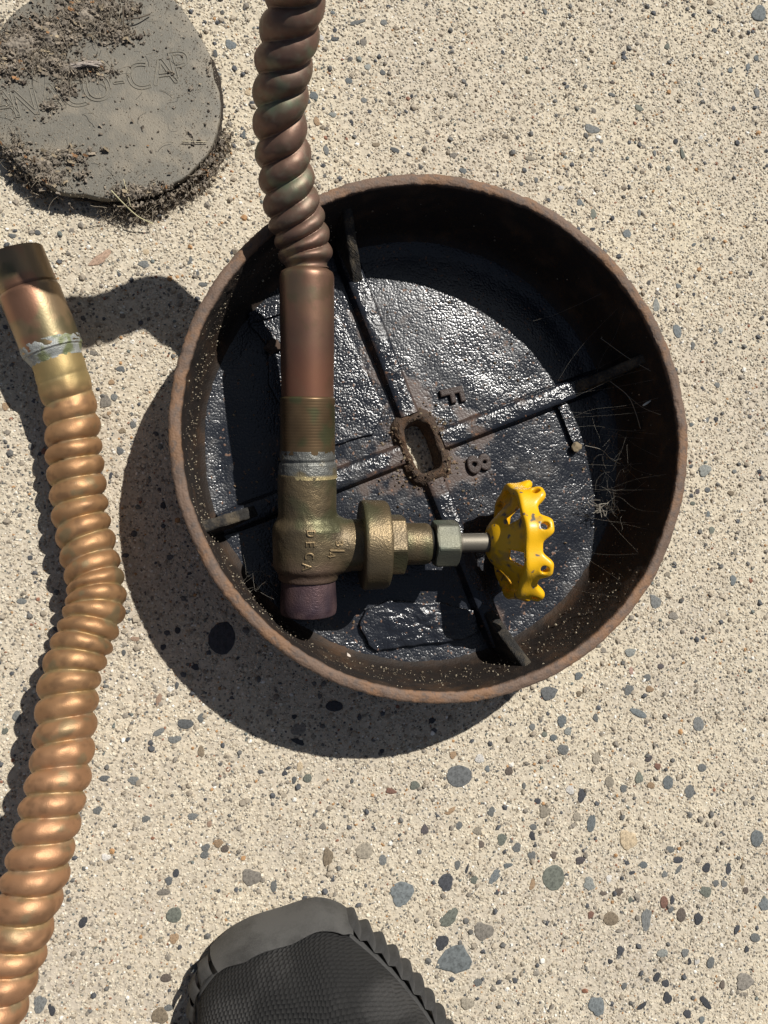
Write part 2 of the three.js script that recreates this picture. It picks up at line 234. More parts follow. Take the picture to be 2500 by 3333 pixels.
// pebbles: places, sizes and tones read from the photograph, as [x, y, width, height, turn, tone] in enlarged views
const VIEWS = [
  [1350, 2300, .3617, [[400, 625, 245, 205, 0, 'slate'], [280, 1580, 150, 150, 30, 'dark'], [1250, 1540, 230, 230, 45, 'green'], [1325, 130, 95, 110, 0, 'blue'], [1340, 385, 105, 100, 0, 'gray'], [1250, 280, 70, 65, 0, 'blue'], [1170, 250, 55, 55, 0, 'green'], [1380, 225, 70, 80, -40, 'pale'], [585, 470, 100, 80, 20, 'white'], [345, 435, 70, 65, 0, 'ochre'], [690, 945, 70, 90, 0, 'gray'], [90, 1110, 80, 90, 0, 'purple'], [1170, 945, 120, 110, 0, 'tan'], [1505, 800, 85, 120, 10, 'dark'], [1590, 1050, 90, 170, 10, 'blue'], [920, 1270, 90, 85, -20, 'gray'], [1060, 1165, 55, 90, -25, 'dark'], [785, 1195, 100, 100, 0, 'green'], [1055, 1345, 85, 95, -20, 'gray'], [1490, 1385, 105, 70, 0, 'purple'], [1250, 1335, 60, 75, 0, 'brown'], [720, 1530, 80, 150, 35, 'blue'], [400, 1070, 60, 80, 20, 'gray'], [320, 940, 120, 45, -25, 'ochre'], [600, 1240, 55, 80, 10, 'brown'], [850, 580, 80, 80, 0, 'brown'], [1400, 750, 80, 90, 0, 'white'], [1070, 1085, 70, 60, 30, 'gray'], [535, 1560, 70, 70, 0, 'green'], [470, 1465, 30, 90, 20, 'dark'], [385, 1425, 60, 80, 0, 'gray'], [565, 1120, 80, 80, 0, 'tan'], [1110, 850, 60, 55, 0, 'dark'], [1060, 1600, 55, 110, 15, 'ochre'], [655, 560, 45, 65, 0, 'blue'], [1060, 185, 55, 70, -10, 'gray'], [985, 715, 40, 60, 0, 'gray'], [840, 1430, 90, 45, -10, 'blue'], [1630, 100, 50, 80, 0, 'gray'], [1460, 990, 80, 90, 30, 'tan'], [1410, 400, 40, 130, 8, 'ochre']]],
  [1900, 2700, .3617, [[400, 95, 180, 190, 0, 'cream'], [1560, 80, 140, 170, 15, 'blue'], [50, 490, 110, 130, -40, 'pale'], [725, 655, 80, 120, 5, 'red'], [320, 560, 85, 75, 20, 'brown'], [565, 810, 105, 210, 3, 'gray'], [880, 770, 100, 130, 0, 'brown'], [1035, 805, 90, 110, 30, 'dark'], [245, 805, 160, 130, 0, 'tanb'], [1100, 560, 120, 110, 0, 'green'], [850, 275, 110, 65, 0, 'dark'], [1105, 345, 100, 80, -30, 'dark'], [1305, 355, 60, 100, 0, 'dark'], [540, 320, 80, 70, 0, 'blue'], [1625, 675, 110, 120, -20, 'blue'], [1545, 975, 110, 85, 10, 'gray'], [65, 770, 55, 80, 25, 'red'], [180, 575, 70, 45, 0, 'brown'], [435, 390, 65, 35, 0, 'dark'], [730, 405, 65, 60, 0, 'gray'], [855, 360, 40, 110, 40, 'gray'], [1460, 550, 65, 65, 0, 'brown'], [1190, 485, 60, 70, 0, 'gray'], [1265, 490, 65, 75, 0, 'gray'], [330, 1095, 80, 95, 0, 'dark'], [710, 1115, 120, 75, 0, 'pale'], [915, 1110, 80, 75, 0, 'gray'], [1380, 900, 55, 90, 20, 'dark'], [1145, 1200, 80, 110, 20, 'gray'], [1450, 1370, 200, 150, 20, 'taupe'], [660, 1330, 60, 95, 35, 'dark'], [740, 1385, 70, 75, -20, 'dark'], [755, 1520, 90, 110, 20, 'dark'], [1100, 1560, 60, 170, -40, 'dark'], [120, 1590, 150, 190, -10, 'blue'], [525, 1590, 120, 40, -25, 'dark'], [935, 1660, 90, 70, 35, 'dark'], [1065, 1715, 60, 65, 0, 'blue'], [1250, 1400, 55, 80, 15, 'brown'], [230, 440, 60, 70, 0, 'white'], [785, 720, 60, 70, 10, 'gray'], [800, 635, 50, 80, 0, 'dark'], [420, 635, 50, 55, 0, 'green'], [365, 1410, 60, 60, 0, 'gray'], [1430, 460, 50, 110, 0, 'cream'], [780, 180, 90, 60, 20, 'gray'], [1020, 1190, 50, 65, 30, 'white'], [955, 1190, 40, 60, 0, 'dark'], [240, 1190, 45, 50, 0, 'dark'], [1470, 1080, 50, 60, 0, 'dark']]],
  [500, 2750, .663, [[1220, 240, 130, 110, -30, 'blue'], [1450, 360, 120, 60, -35, 'green'], [1480, 565, 165, 140, -10, 'blue'], [1415, 480, 70, 70, 10, 'dark'], [855, 60, 50, 90, 10, 'tanb'], [1035, 30, 90, 80, 0, 'tan'], [1125, 75, 40, 55, 0, 'gray'], [1620, 425, 100, 90, 0, 'taupe'], [480, 160, 90, 80, 0, 'taupe'], [100, 345, 75, 70, 0, 'green'], [100, 460, 45, 45, 0, 'ochre'], [60, 655, 50, 40, 0, 'brown'], [30, 840, 80, 70, 0, 'tanb'], [75, 800, 45, 30, 0, 'gray'], [590, 205, 30, 55, 0, 'gray'], [450, 140, 45, 40, 0, 'white'], [1540, 780, 70, 60, 0, 'tan'], [1595, 675, 50, 35, 0, 'gray'], [250, 50, 40, 35, 0, 'gray'], [350, 20, 40, 35, 0, 'brown'], [110, 140, 30, 40, 0, 'dark']]],
  [1500, 1800, .4822, [[1315, 330, 85, 105, 0, 'gray'], [1435, 425, 85, 55, 0, 'taupe'], [1145, 670, 90, 60, 0, 'pale'], [595, 945, 130, 95, 5, 'slate'], [795, 830, 65, 55, 0, 'blue'], [1260, 840, 60, 50, 0, 'gray'], [1135, 925, 70, 80, 25, 'gray'], [1200, 1080, 150, 50, 25, 'blue'], [1605, 1155, 90, 110, 0, 'gray'], [1205, 1520, 70, 75, 0, 'green'], [1400, 1550, 85, 100, 0, 'blue'], [1545, 1610, 80, 100, 20, 'gray'], [1630, 1450, 70, 60, 0, 'gray'], [1005, 1545, 70, 80, 0, 'tan'], [1150, 795, 35, 55, 0, 'pink'], [800, 950, 45, 40, 0, 'tanb'], [915, 1385, 60, 90, 0, 'tan'], [1285, 1570, 60, 50, 0, 'ochre'], [1330, 1440, 50, 50, 0, 'red'], [1270, 1390, 60, 40, -25, 'purple'], [1350, 765, 55, 40, 0, 'purple'], [1395, 145, 50, 40, 0, 'tan'], [1100, 1590, 55, 55, 0, 'gray'], [915, 1105, 35, 70, 0, 'dark']]],
  [1800, 900, .3617, [[1120, 490, 90, 150, -15, 'blue'], [930, 260, 80, 130, 0, 'pale'], [1260, 620, 50, 90, 0, 'gray'], [1480, 975, 60, 60, 0, 'gray'], [1510, 485, 60, 60, 0, 'pale'], [1130, 85, 55, 55, 0, 'blue'], [940, 150, 50, 40, 0, 'taupe'], [1465, 600, 60, 25, -20, 'dark'], [1470, 1285, 45, 60, 0, 'dark'], [1390, 1290, 40, 55, 0, 'gray'], [1250, 1330, 55, 40, 0, 'blue'], [1270, 160, 35, 45, 0, 'dark']]],
  [1900, 1400, .3014, [[1310, 435, 190, 130, -25, 'pale'], [1340, 645, 80, 65, 10, 'slate'], [1595, 680, 85, 65, 0, 'tanb'], [1345, 910, 50, 80, 10, 'blue'], [1385, 1080, 85, 85, 0, 'green'], [1180, 790, 70, 50, 0, 'green'], [1230, 665, 60, 65, 0, 'purple'], [1615, 1620, 90, 120, 0, 'blue'], [890, 1560, 100, 80, 0, 'gray'], [980, 1475, 70, 30, 0, 'dark'], [1640, 1310, 60, 80, 0, 'tan'], [1630, 445, 60, 50, 0, 'gray'], [1160, 390, 60, 40, 0, 'slate']]],
  [1400, 450, .422, [[1520, 735, 80, 75, 0, 'blue'], [1155, 495, 60, 55, 0, 'blue'], [1260, 585, 60, 90, 0, 'green'], [255, 250, 60, 55, 0, 'blue'], [820, 320, 35, 50, 15, 'gray'], [705, 350, 40, 35, 0, 'gray'], [1250, 90, 45, 40, 0, 'blue'], [1615, 575, 30, 70, 0, 'gray'], [770, 155, 90, 40, 0, 'tan'], [1255, 700, 45, 30, 0, 'dark'], [180, 130, 70, 50, 0, 'taupe'], [1320, 20, 35, 45, 0, 'gray'], [1010, 380, 60, 40, 0, 'white']]],
  [1900, 0, .3617, [[1580, 120, 170, 190, 30, 'blue'], [75, 1160, 160, 95, 0, 'gray'], [1180, 270, 60, 50, 0, 'slate'], [255, 850, 80, 40, 10, 'gray'], [1140, 20, 90, 60, 0, 'tanb'], [500, 970, 100, 60, 30, 'green'], [890, 1380, 50, 110, -15, 'green'], [75, 1350, 55, 45, 0, 'blue'], [155, 1275, 45, 55, 15, 'gray'], [1555, 520, 60, 65, 0, 'blue'], [1480, 600, 45, 90, 5, 'blue'], [640, 1375, 40, 60, -15, 'gray'], [830, 1270, 50, 60, 20, 'dark'], [260, 740, 60, 30, 0, 'brown'], [1560, 830, 70, 100, -20, 'gray']]],
  [700, 0, .3617, [[140, 400, 100, 95, 0, 'blue'], [890, 860, 85, 80, 0, 'blue'], [1280, 200, 170, 45, -25, 'gray'], [1520, 200, 70, 60, 0, 'gray'], [1375, 600, 65, 60, 0, 'pale'], [1205, 725, 70, 60, 0, 'blue'], [1510, 650, 60, 50, 20, 'slate'], [915, 1090, 60, 90, -20, 'ochre'], [1075, 350, 80, 40, 0, 'slate'], [1335, 380, 70, 80, 0, 'taupe'], [1450, 1300, 80, 45, -10, 'tanb'], [1000, 1350, 50, 100, -10, 'gray'], [1230, 1100, 35, 70, -25, 'dark'], [1620, 1350, 100, 50, 20, 'slate'], [30, 670, 50, 50, 0, 'gray'], [260, 1210, 35, 80, 0, 'blue'], [0, 480, 50, 70, 0, 'slate'], [295, 830, 60, 60, 0, 'cream'], [1340, 900, 60, 55, 0, 'gray'], [1060, 1030, 70, 50, 0, 'pale'], [1060, 110, 45, 35, 0, 'blue']]],
  [0, 750, .422, [[775, 215, 190, 70, -40, 'peach'], [1110, 260, 80, 60, 0, 'gray'], [930, 1070, 65, 50, 0, 'slate'], [815, 1320, 90, 90, 0, 'taupe'], [880, 1285, 50, 55, 0, 'gray'], [1025, 1500, 45, 55, 0, 'gray'], [925, 1700, 50, 65, 0, 'slate'], [945, 1545, 60, 40, 0, 'tanb'], [855, 1890, 30, 50, 10, 'dark'], [45, 1355, 60, 60, 0, 'ochre'], [860, 1170, 50, 40, 0, 'ochre'], [1565, 415, 70, 35, 0, 'gray'], [1465, 230, 30, 80, 20, 'gray'], [1525, 330, 25, 60, 0, 'slate'], [1125, 165, 50, 45, 0, 'cream'], [95, 40, 50, 35, 0, 'gray'], [290, 15, 45, 40, 0, 'slate'], [720, 945, 60, 40, 0, 'taupe'], [840, 1410, 35, 30, 0, 'ochre'], [1040, 1465, 30, 35, 0, 'white']]],
  [0, 1600, .7835, [[770, 965, 65, 40, 5, 'slate'], [835, 940, 25, 40, 15, 'gray'], [725, 1030, 55, 28, 0, 'gray'], [660, 1000, 50, 25, -30, 'gray'], [835, 1080, 28, 45, 0, 'tanb'], [435, 1192, 40, 25, 0, 'slate'], [555, 1200, 40, 35, 0, 'gray'], [660, 865, 20, 55, 20, 'peach'], [735, 805, 15, 30, 10, 'slate'], [405, 1325, 35, 30, 0, 'gray'], [345, 1790, 30, 45, 25, 'dark'], [720, 1760, 60, 50, 0, 'green'], [725, 1860, 40, 30, 0, 'tanb'], [685, 2025, 40, 35, 0, 'brown'], [650, 2180, 65, 70, 0, 'tanb'], [800, 1350, 45, 25, 0, 'gray'], [680, 1665, 55, 25, 0, 'taupe'], [165, 2130, 50, 60, 0, 'gray'], [215, 2155, 25, 45, -20, 'dark'], [870, 1380, 20, 30, 0, 'peach'], [440, 1520, 35, 28, 0, 'white'], [605, 1360, 35, 25, 0, 'gray'], [90, 455, 40, 25, 0, 'gray'], [70, 935, 30, 50, 0, 'gray'], [855, 1480, 35, 30, 0, 'gray']]],
  [350, 1600, .3617, [[1030, 1320, 240, 290, 0, 'dark'], [500, 125, 50, 60, 0, 'dark'], [630, 1250, 50, 60, 0, 'dark'], [500, 1400, 50, 50, 0, 'dark'], [790, 1580, 60, 60, 0, 'dark'], [560, 590, 60, 50, 0, 'slate'], [145, 1450, 35, 55, 0, 'slate'], [245, 1325, 80, 45, 0, 'peach']]],
  [900, 2000, .3617, [[520, 825, 160, 100, 0, 'dark'], [200, 1030, 150, 100, -20, 'taupe'], [195, 1145, 120, 50, 20, 'dark'], [1400, 955, 70, 55, 0, 'dark'], [1245, 1540, 100, 75, 0, 'green'], [280, 1475, 80, 75, 0, 'green'], [75, 1430, 55, 45, 0, 'dark'], [160, 1490, 45, 60, 0, 'slate'], [1590, 1270, 80, 60, 0, 'ochre'], [1030, 1590, 110, 50, 20, 'red'], [680, 1500, 35, 45, 0, 'slate'], [210, 1370, 60, 80, 0, 'cream'], [330, 1100, 35, 60, 0, 'tan'], [160, 920, 50, 40, 0, 'dark'], [950, 1230, 45, 40, 0, 'dark']]],
];
const stones = [];
{
  const shapes = []; srand(5);
  for (let k = 0; k < 18; k++) { // worn pebble: a faceted outline with a low crown
    const n = 15, R = [], A = [], sharp = k % 3, f2 = rr(0, 6), f3 = rr(0, 6), f5 = rr(0, 6); for (let i = 0; i < n; i++) { A.push((i + rr(-0.3, 0.3)) / n * 2 * Math.PI); R.push(0.5 * (0.96 + (sharp ? 0.11 : 0.03) * Math.sin(3 * A[i] + f3) + (sharp ? 0.09 : 0.03) * Math.sin(2 * A[i] + f2) + (sharp ? 0.06 : 0.015) * Math.sin(5 * A[i] + f5) + (sharp ? rr(-0.06, 0.06) : rr(-0.02, 0.02)))); }
    const P = [], I = [], U = []; const ring = (s, y) => { for (let i = 0; i < n; i++) { P.push(Math.cos(A[i]) * R[i] * s, y + 0.06 * rr(-1, 1) * (s < 0.95 ? 1 : 0), Math.sin(A[i]) * R[i] * s); U.push(P[P.length - 3], P[P.length - 1]); } };
    ring(1.0, -0.6); ring(1.0, 0.35); ring(0.86, 0.85); ring(0.45, 1); P.push(0, 1, 0); U.push(0, 0);
    for (let r = 0; r < 3; r++) for (let i = 0; i < n; i++) { const a = r * n + i, b = r * n + (i + 1) % n, c = a + n, d = b + n; I.push(a, c, b, b, c, d); }
    for (let i = 0; i < n; i++) I.push(3 * n + i, 4 * n, 3 * n + (i + 1) % n);
    const g = new THREE.BufferGeometry(); g.setAttribute('position', new THREE.Float32BufferAttribute(P, 3)); g.setAttribute('uv', new THREE.Float32BufferAttribute(U, 2)); g.setIndex(I); g.computeVertexNormals(); shapes.push(g);
  }
  const mats = {}; const mm = mottle.clone(); mm.repeat.set(1.7, 1.7); mm.needsUpdate = true;
  for (const k in STONE) mats[k] = [0.86, 1.08].map(w => std({ color: rgb(...STONE[k].map((c, i, A) => lerp(c, (A[0] + A[1] + A[2]) / 3 * [1.04, 1, 0.93][i], 0.38) * 1.12 * w)), map: mm, bumpMap: fineNoise, bumpScale: 0.0001, roughness: 0.78 }));
  const put = (x, z, w, h, turn, tone) => {
    for (const s of stones) if (Math.hypot(s[0] - x, s[1] - z) < 0.42 * (s[2] + Math.max(w, h)) * 0.9) return false;
    const o = part('pebble', shapes[Math.floor(rnd() * 18)], mats[tone][rnd() < 0.5 ? 0 : 1], slab);
    o.position.set(x, -0.0002, z); o.rotation.y = turn; o.scale.set(w, Math.min(0.00042, 0.00018 + w * 0.03), h); o.receiveShadow = true; stones.push([x, z, Math.max(w, h), w, turn, h]); return true;
  };
  for (const [ox, oy, s, L] of VIEWS) for (const [x, y, w, h, t, tone] of L) {
    const p = at(ox + x * s, oy + y * s, 0); put(p.x, p.z, w * s / 6.92e3 * 1.02, h * s / 6.92e3 * 1.02, -t * Math.PI / 180, tone);
  }
  const tones = ['gray', 'slate', 'dark', 'blue', 'taupe', 'brown', 'tan', 'purple', 'green', 'ochre', 'white'];
  for (let k = 0; stones.length < 298 && k < 3000; k++) { // and a few more between them
    const x = rr(-0.11, 0.28), z = rr(-0.3, 0.22), w = rr(0.0028, 0.0045); put(x, z, w, w * rr(0.6, 1), rnd() * 6, tones[Math.floor(rnd() * tones.length)]);
  }
}
{ // sand grains standing proud of the worn cement
  srand(991);
  const COLS = [[0.63, 0.56, 0.44], [0.67, 0.61, 0.49], [0.54, 0.465, 0.35], [0.44, 0.375, 0.285], [0.33, 0.28, 0.215], [0.25, 0.22, 0.18], [0.14, 0.135, 0.125], [0.085, 0.088, 0.095], [0.80, 0.77, 0.70], [0.42, 0.24, 0.11], [0.16, 0.175, 0.16], [0.28, 0.13, 0.08]], CUM = [0.29, 0.46, 0.62, 0.74, 0.825, 0.88, 0.914, 0.932, 0.962, 0.976, 0.993, 1];
  const g = new THREE.IcosahedronGeometry(1, 0), p = g.attributes.position, q = {};
  for (let i = 0; i < p.count; i++) { const k = [p.getX(i), p.getY(i), p.getZ(i)].map(a => a.toFixed(3)).join(); if (!q[k]) q[k] = rr(0.75, 1.2); p.setXYZ(i, p.getX(i) * q[k], p.getY(i) * q[k], p.getZ(i) * q[k]); }
  g.computeVertexNormals();
  const N = 360000, NI = 190000, im = new THREE.InstancedMesh(g, std({ roughness: 0.75 }), N), M = new THREE.Matrix4(), Q = new THREE.Quaternion(), c = new THREE.Color(), e = new THREE.Euler();
  const bins = {}; for (const q of stones) { const i = Math.floor(q[0] / 0.02), j = Math.floor(q[1] / 0.02); for (let a = -1; a < 2; a++) for (let b = -1; b < 2; b++) (bins[(i + a) + ',' + (j + b)] ||= []).push(q); }
  const free = (x, z) => { const b = bins[Math.floor(x / 0.02) + ',' + Math.floor(z / 0.02)]; if (b) for (const q of b) { const c = Math.cos(q[4]), s = Math.sin(q[4]), X = ((x - q[0]) * c - (z - q[1]) * s) / q[3], Z = ((x - q[0]) * s + (z - q[1]) * c) / q[5]; if (X * X + Z * Z < 0.235) return false; } return true; };
  for (let k = 0; k < N; k++) {
    let x, z; if (k < NI) do { x = rr(-0.15, 0.32); z = rr(-0.36, 0.27); } while (!free(x, z)); else do { x = rr(-0.55, 0.72); z = rr(-0.78, 0.65); } while ((x > -0.15 && x < 0.32 && z > -0.36 && z < 0.27) || rnd() < 1.9 * Math.max(-0.15 - x, x - 0.32, -0.36 - z, z - 0.27)); const t = rnd(), s = t < 0.87 ? rr(0.00034, 0.00066) : t < 0.984 ? rr(0.00062, 0.0010) : rr(0.0010, 0.0017);
    const w = s * rr(0.8, 1.45), h = s * 0.74; e.set(rr(-0.5, 0.5), rnd() * 6.3, rr(-0.5, 0.5)); Q.setFromEuler(e);
    M.compose(V(x, -0.0004 + 0.0004 * fbm(x * 14, 0, z * 14, 2) + h * rr(-0.4, 0.35), z), Q, V(w, h, s * rr(0.8, 1.2))); im.setMatrixAt(k, M);
    const r = rnd(), i = CUM.findIndex(a => r <= a), b = rr(0.87, 1.10) * (k < NI ? 1 + 0.26 * patch(x, z) : 1); const C = s > 0.001 && i < 3 ? COLS[3 + Math.floor(rnd() * 5)] : COLS[i]; c.setRGB(C[0] * b, C[1] * b, C[2] * b); im.setColorAt(k, c);
  }
  im.name = 'sand_grains'; im.userData.kind = 'stuff'; shade(im); slab.add(im);
}

// ---------------------------------------------------------------- cast-iron lid, upside down
const LC = V(0.08857, 0, -0.05775), LH = 0.0526, LR = 0.113, FL = 0.009; // centre, skirt height, outer radius, inside floor level
const lid = thing('valve_box_lid', 'round rusty cast iron lid lying upside down, tarred black inside', 'iron lid'); lid.position.copy(LC);
const LP = (px, py, h) => at(px, py, h).sub(LC); // place in the lid's own frame
const ribAng = (() => { const a = at(1840, 1272, 0.013), b = at(1440, 1425, 0.013); return Math.atan2(a.z - b.z, a.x - b.x); })();
{
  const rustM = rep(mapRust, 0.09), rb = rep(bumpRust, 0.03);
  // the skirt: outside bottom -> rim -> inside, with rust on the rim and outside, old tar and soil inside
  const prof = [[0.1075, 0.0012], [0.1092, 0.004], [0.1100, 0.012], [0.1108, 0.024], [0.1116, 0.036], [0.1122, 0.0445], [0.1126, 0.0488], [0.1130, 0.0508], [0.11285, 0.0518], [0.11215, 0.05245], [0.1111, 0.0527], [0.1100, 0.0527], [0.1089, 0.0525], [0.1083, 0.0521], [0.1080, 0.0512], [0.1077, 0.0490], [0.1071, 0.044], [0.1067, 0.036], [0.1060, 0.028], [0.1053, 0.021], [0.1044, 0.0158], [0.1028, 0.0122], [0.1005, 0.0102], [0.0985, 0.0093], [0.0970, 0.0088]];
  const cr = new THREE.SplineCurve(prof.map(q => new THREE.Vector2(q[0], q[1]))), NV = 96, pp = [], al = [0]; for (let i = 0; i <= NV; i++) { pp.push(cr.getPoint(i / NV)); if (i) al.push(al[i - 1] + pp[i].distanceTo(pp[i - 1])); }
  const g = surf(420, NV, (u, v, p) => {
    const q = pp[Math.round(v * NV)], a = u * 2 * Math.PI, c = Math.cos(a), s = Math.sin(a);
    const k = 0.00028 * fbm(c * 14, q.y * 90, s * 14, 3) + 0.00022 * n3(c * 70, q.y * 420, s * 70), inside = v > 0.56 && q.y < 0.0505 ? 0.0005 * Math.max(0, n3(c * 55, q.y * 300, s * 55)) : 0;
    const nick = v > 0.3 && v < 0.64 ? 0.0016 * Math.max(0, n3(c * 41, 3 + q.x * 260, s * 41) - 0.34) + 0.0005 * Math.max(0, n3(c * 130, q.x * 700, s * 130) - 0.1) : 0;
    const r = q.x + k - inside + (v > 0.24 && v < 0.66 ? 0.00035 * n3(c * 95, 7, s * 95) + 0.0005 * n3(c * 6, 2, s * 6) : 0); p.set(c * r, q.y + (v > 0.3 && v < 0.64 ? k * 0.7 - nick : 0), s * r);
  }, {
    closed: true, uv: (u, v) => [u * 0.70, al[Math.round(v * NV)]], flip: false,
    color: (u, v, p) => {
      const n = fbm(p.x * 60, p.y * 60, p.z * 60, 4), m = fbm(p.x * 220, p.y * 220, p.z * 220, 2);
      const edge = 0.0512 + 0.0012 * n + 0.0008 * m; // ragged edge of the tar just under the rim
      const inn = v > 0.5 ? sstep(edge + 0.0008, edge - 0.0008, p.y) : 0;
      const R = [0.66 + 0.30 * n, 0.68 + 0.28 * n, 0.70 + 0.26 * n], soil = sstep(0.0, 0.4, n + 0.25 * m);
      const T = [lerp(0.062, 0.18, soil), lerp(0.060, 0.17, soil), lerp(0.058, 0.145, soil)];
      return [lerp(R[0], T[0], inn), lerp(R[1], T[1], inn), lerp(R[2], T[2], inn)];
    }
  });
  const ironM = std({ map: rustM, vertexColors: true, bumpMap: rb, bumpScale: 0.00028, roughness: 0.74, metalness: 0.1 });
  part('skirt', g, ironM, lid);
}
// tarred inside: black coating with rust coming through near the hub and ribs
const HOLE = { a: ribAng + Math.PI / 2, l: 0.0122, w: 0.0062 };
const holeD = (x, z) => { const c = Math.cos(HOLE.a), s = Math.sin(HOLE.a), X = Math.abs(x * c + z * s) - HOLE.l + 0.004, Z = Math.abs(-x * s + z * c) - HOLE.w + 0.004; return Math.hypot(Math.max(X, 0), Math.max(Z, 0)) + Math.min(Math.max(X, Z), 0) - 0.004; };
const toLocal = (x, z) => { const c = Math.cos(ribAng), s = Math.sin(ribAng); return [x * c + z * s, -x * s + z * c]; }; // along rib A, across
const FN = 1024, FW = 0.214;
let mapTar, roughTar;
{
  const A = new Uint8Array(FN * FN * 4), R = new Uint8Array(FN * FN * 4), toS = x => 255 * Math.pow(clamp(x, 0, 1), 1 / 2.2);
  for (let j = 0; j < FN; j++) for (let i = 0; i < FN; i++) {
    const x = (i / FN - 0.5) * FW, z = (j / FN - 0.5) * FW, o = (j * FN + i) * 4, [a, b] = toLocal(x, z), r = Math.hypot(x, z);
    const n = fbm(x * 70, 1, z * 70, 5), m = fbm(x * 260, 4, z * 260, 3), sp = n3(x * 620, 8, z * 620);
    const rb = Math.min(Math.abs(a), Math.abs(b));
    let rust = sstep(0.02, 0.30, n * 0.8 + 0.25 * m + 0.55 * Math.exp(-Math.max(0, r - 0.014) / 0.022) - 0.30 + 0.22 * Math.exp(-Math.abs(rb - 0.006) / 0.003));
    const dust = sstep(0.10, 0.42, fbm(x * 45 + 9, 2, z * 45, 4) + 0.3 * m) * 0.22, fleck = sstep(0.52, 0.62, sp + 0.25 * n);
    let c = [lerp(0.0105, 0.070, rust), lerp(0.0130, 0.043, rust), lerp(0.0190, 0.033, rust)];
    c = c.map((q, k) => lerp(q, [0.075, 0.062, 0.052][k], dust)); c = c.map((q, k) => lerp(q, [0.28, 0.13, 0.06][k], fleck * 0.55));
    A[o] = toS(c[0]); A[o + 1] = toS(c[1]); A[o + 2] = toS(c[2]); A[o + 3] = 255;
    R[o] = R[o + 1] = R[o + 2] = 255 * clamp(lerp(0.20, 0.52, Math.max(rust * 0.85, dust * 1.6, fleck)) + 0.06 * m + 0.09 * sstep(-0.05, 0.3, fbm(x * 38 + 3, 5, z * 38, 3)), 0, 1); R[o + 3] = 255;
  }
  mapTar = mkTex(A, FN, true); roughTar = mkTex(R, FN, false);
}
const bt = bumpTar.clone(); bt.repeat.set(FW / 0.052, FW / 0.052); bt.needsUpdate = true;
const tarMat = phys({ map: mapTar, roughnessMap: roughTar, roughness: 1, bumpMap: bt, bumpScale: 0.00020, specularIntensity: 1 });
const floorUV = g => { const p = g.attributes.position, u = new Float32Array(p.count * 2); for (let i = 0; i < p.count; i++) { u[2 * i] = p.getX(i) / FW + 0.5; u[2 * i + 1] = p.getZ(i) / FW + 0.5; } g.setAttribute('uv', new THREE.BufferAttribute(u, 2)); return g; };
const lump = (x, z) => 0.0006 * fbm(x * 40, 3, z * 40, 2) + 0.00006 * n3(x * 260, 6, z * 260);
{ // the plate, with the pick hole through it
  const N = 300, S = 0.2052, P = [], I = [], id = new Int32Array((N + 1) * (N + 1)).fill(-1), cell = S / N;
  const vert = (i, j) => { const k = j * (N + 1) + i; if (id[k] < 0) { const x = (i / N - 0.5) * S, z = (j / N - 0.5) * S, r = Math.hypot(x, z); id[k] = P.length / 3; P.push(x, FL + lump(x, z) + 0.0012 * sstep(0.092, 0.103, r), z); } return id[k]; };
  for (let j = 0; j < N; j++) for (let i = 0; i < N; i++) {
    const x = ((i + 0.5) / N - 0.5) * S, z = ((j + 0.5) / N - 0.5) * S; if (Math.hypot(x, z) > 0.1022 || holeD(x, z) < 0.0005) continue;
    const a = vert(i, j), b = vert(i + 1, j), c = vert(i, j + 1), d = vert(i + 1, j + 1); I.push(a, c, b, b, c, d);
  }
  const g = new THREE.BufferGeometry(); g.setAttribute('position', new THREE.Float32BufferAttribute(P, 3)); g.setIndex(I); g.computeVertexNormals(); part('floor_plate', floorUV(g), tarMat, lid);
  // underside of the plate, resting on the slab
  const sh = new THREE.Shape(); sh.absarc(0, 0, 0.1075, 0, Math.PI * 2); const hs = new THREE.Path(); const n = 40; for (let i = 0; i < n; i++) { const t = -i / n * 2 * Math.PI; let r = 0.002; while (holeD(Math.cos(t) * r, -Math.sin(t) * r) < 0 && r < 0.02) r += 0.0002; i ? hs.lineTo(Math.cos(t) * r, Math.sin(t) * r) : hs.moveTo(r, 0); } sh.holes.push(hs);
  const g2 = new THREE.ExtrudeGeometry(sh, { depth: 0.003, bevelEnabled: false, curveSegments: 96 }); g2.rotateX(-Math.PI / 2); g2.translate(0, 0.0011, 0); part('base_plate', g2, std({ color: rgb(0.10, 0.05, 0.032), roughness: 0.9 }), lid);
}
const rustyBlack = phys({ map: mapTar, roughnessMap: roughTar, roughness: 1, bumpMap: bt, bumpScale: 0.0003 });
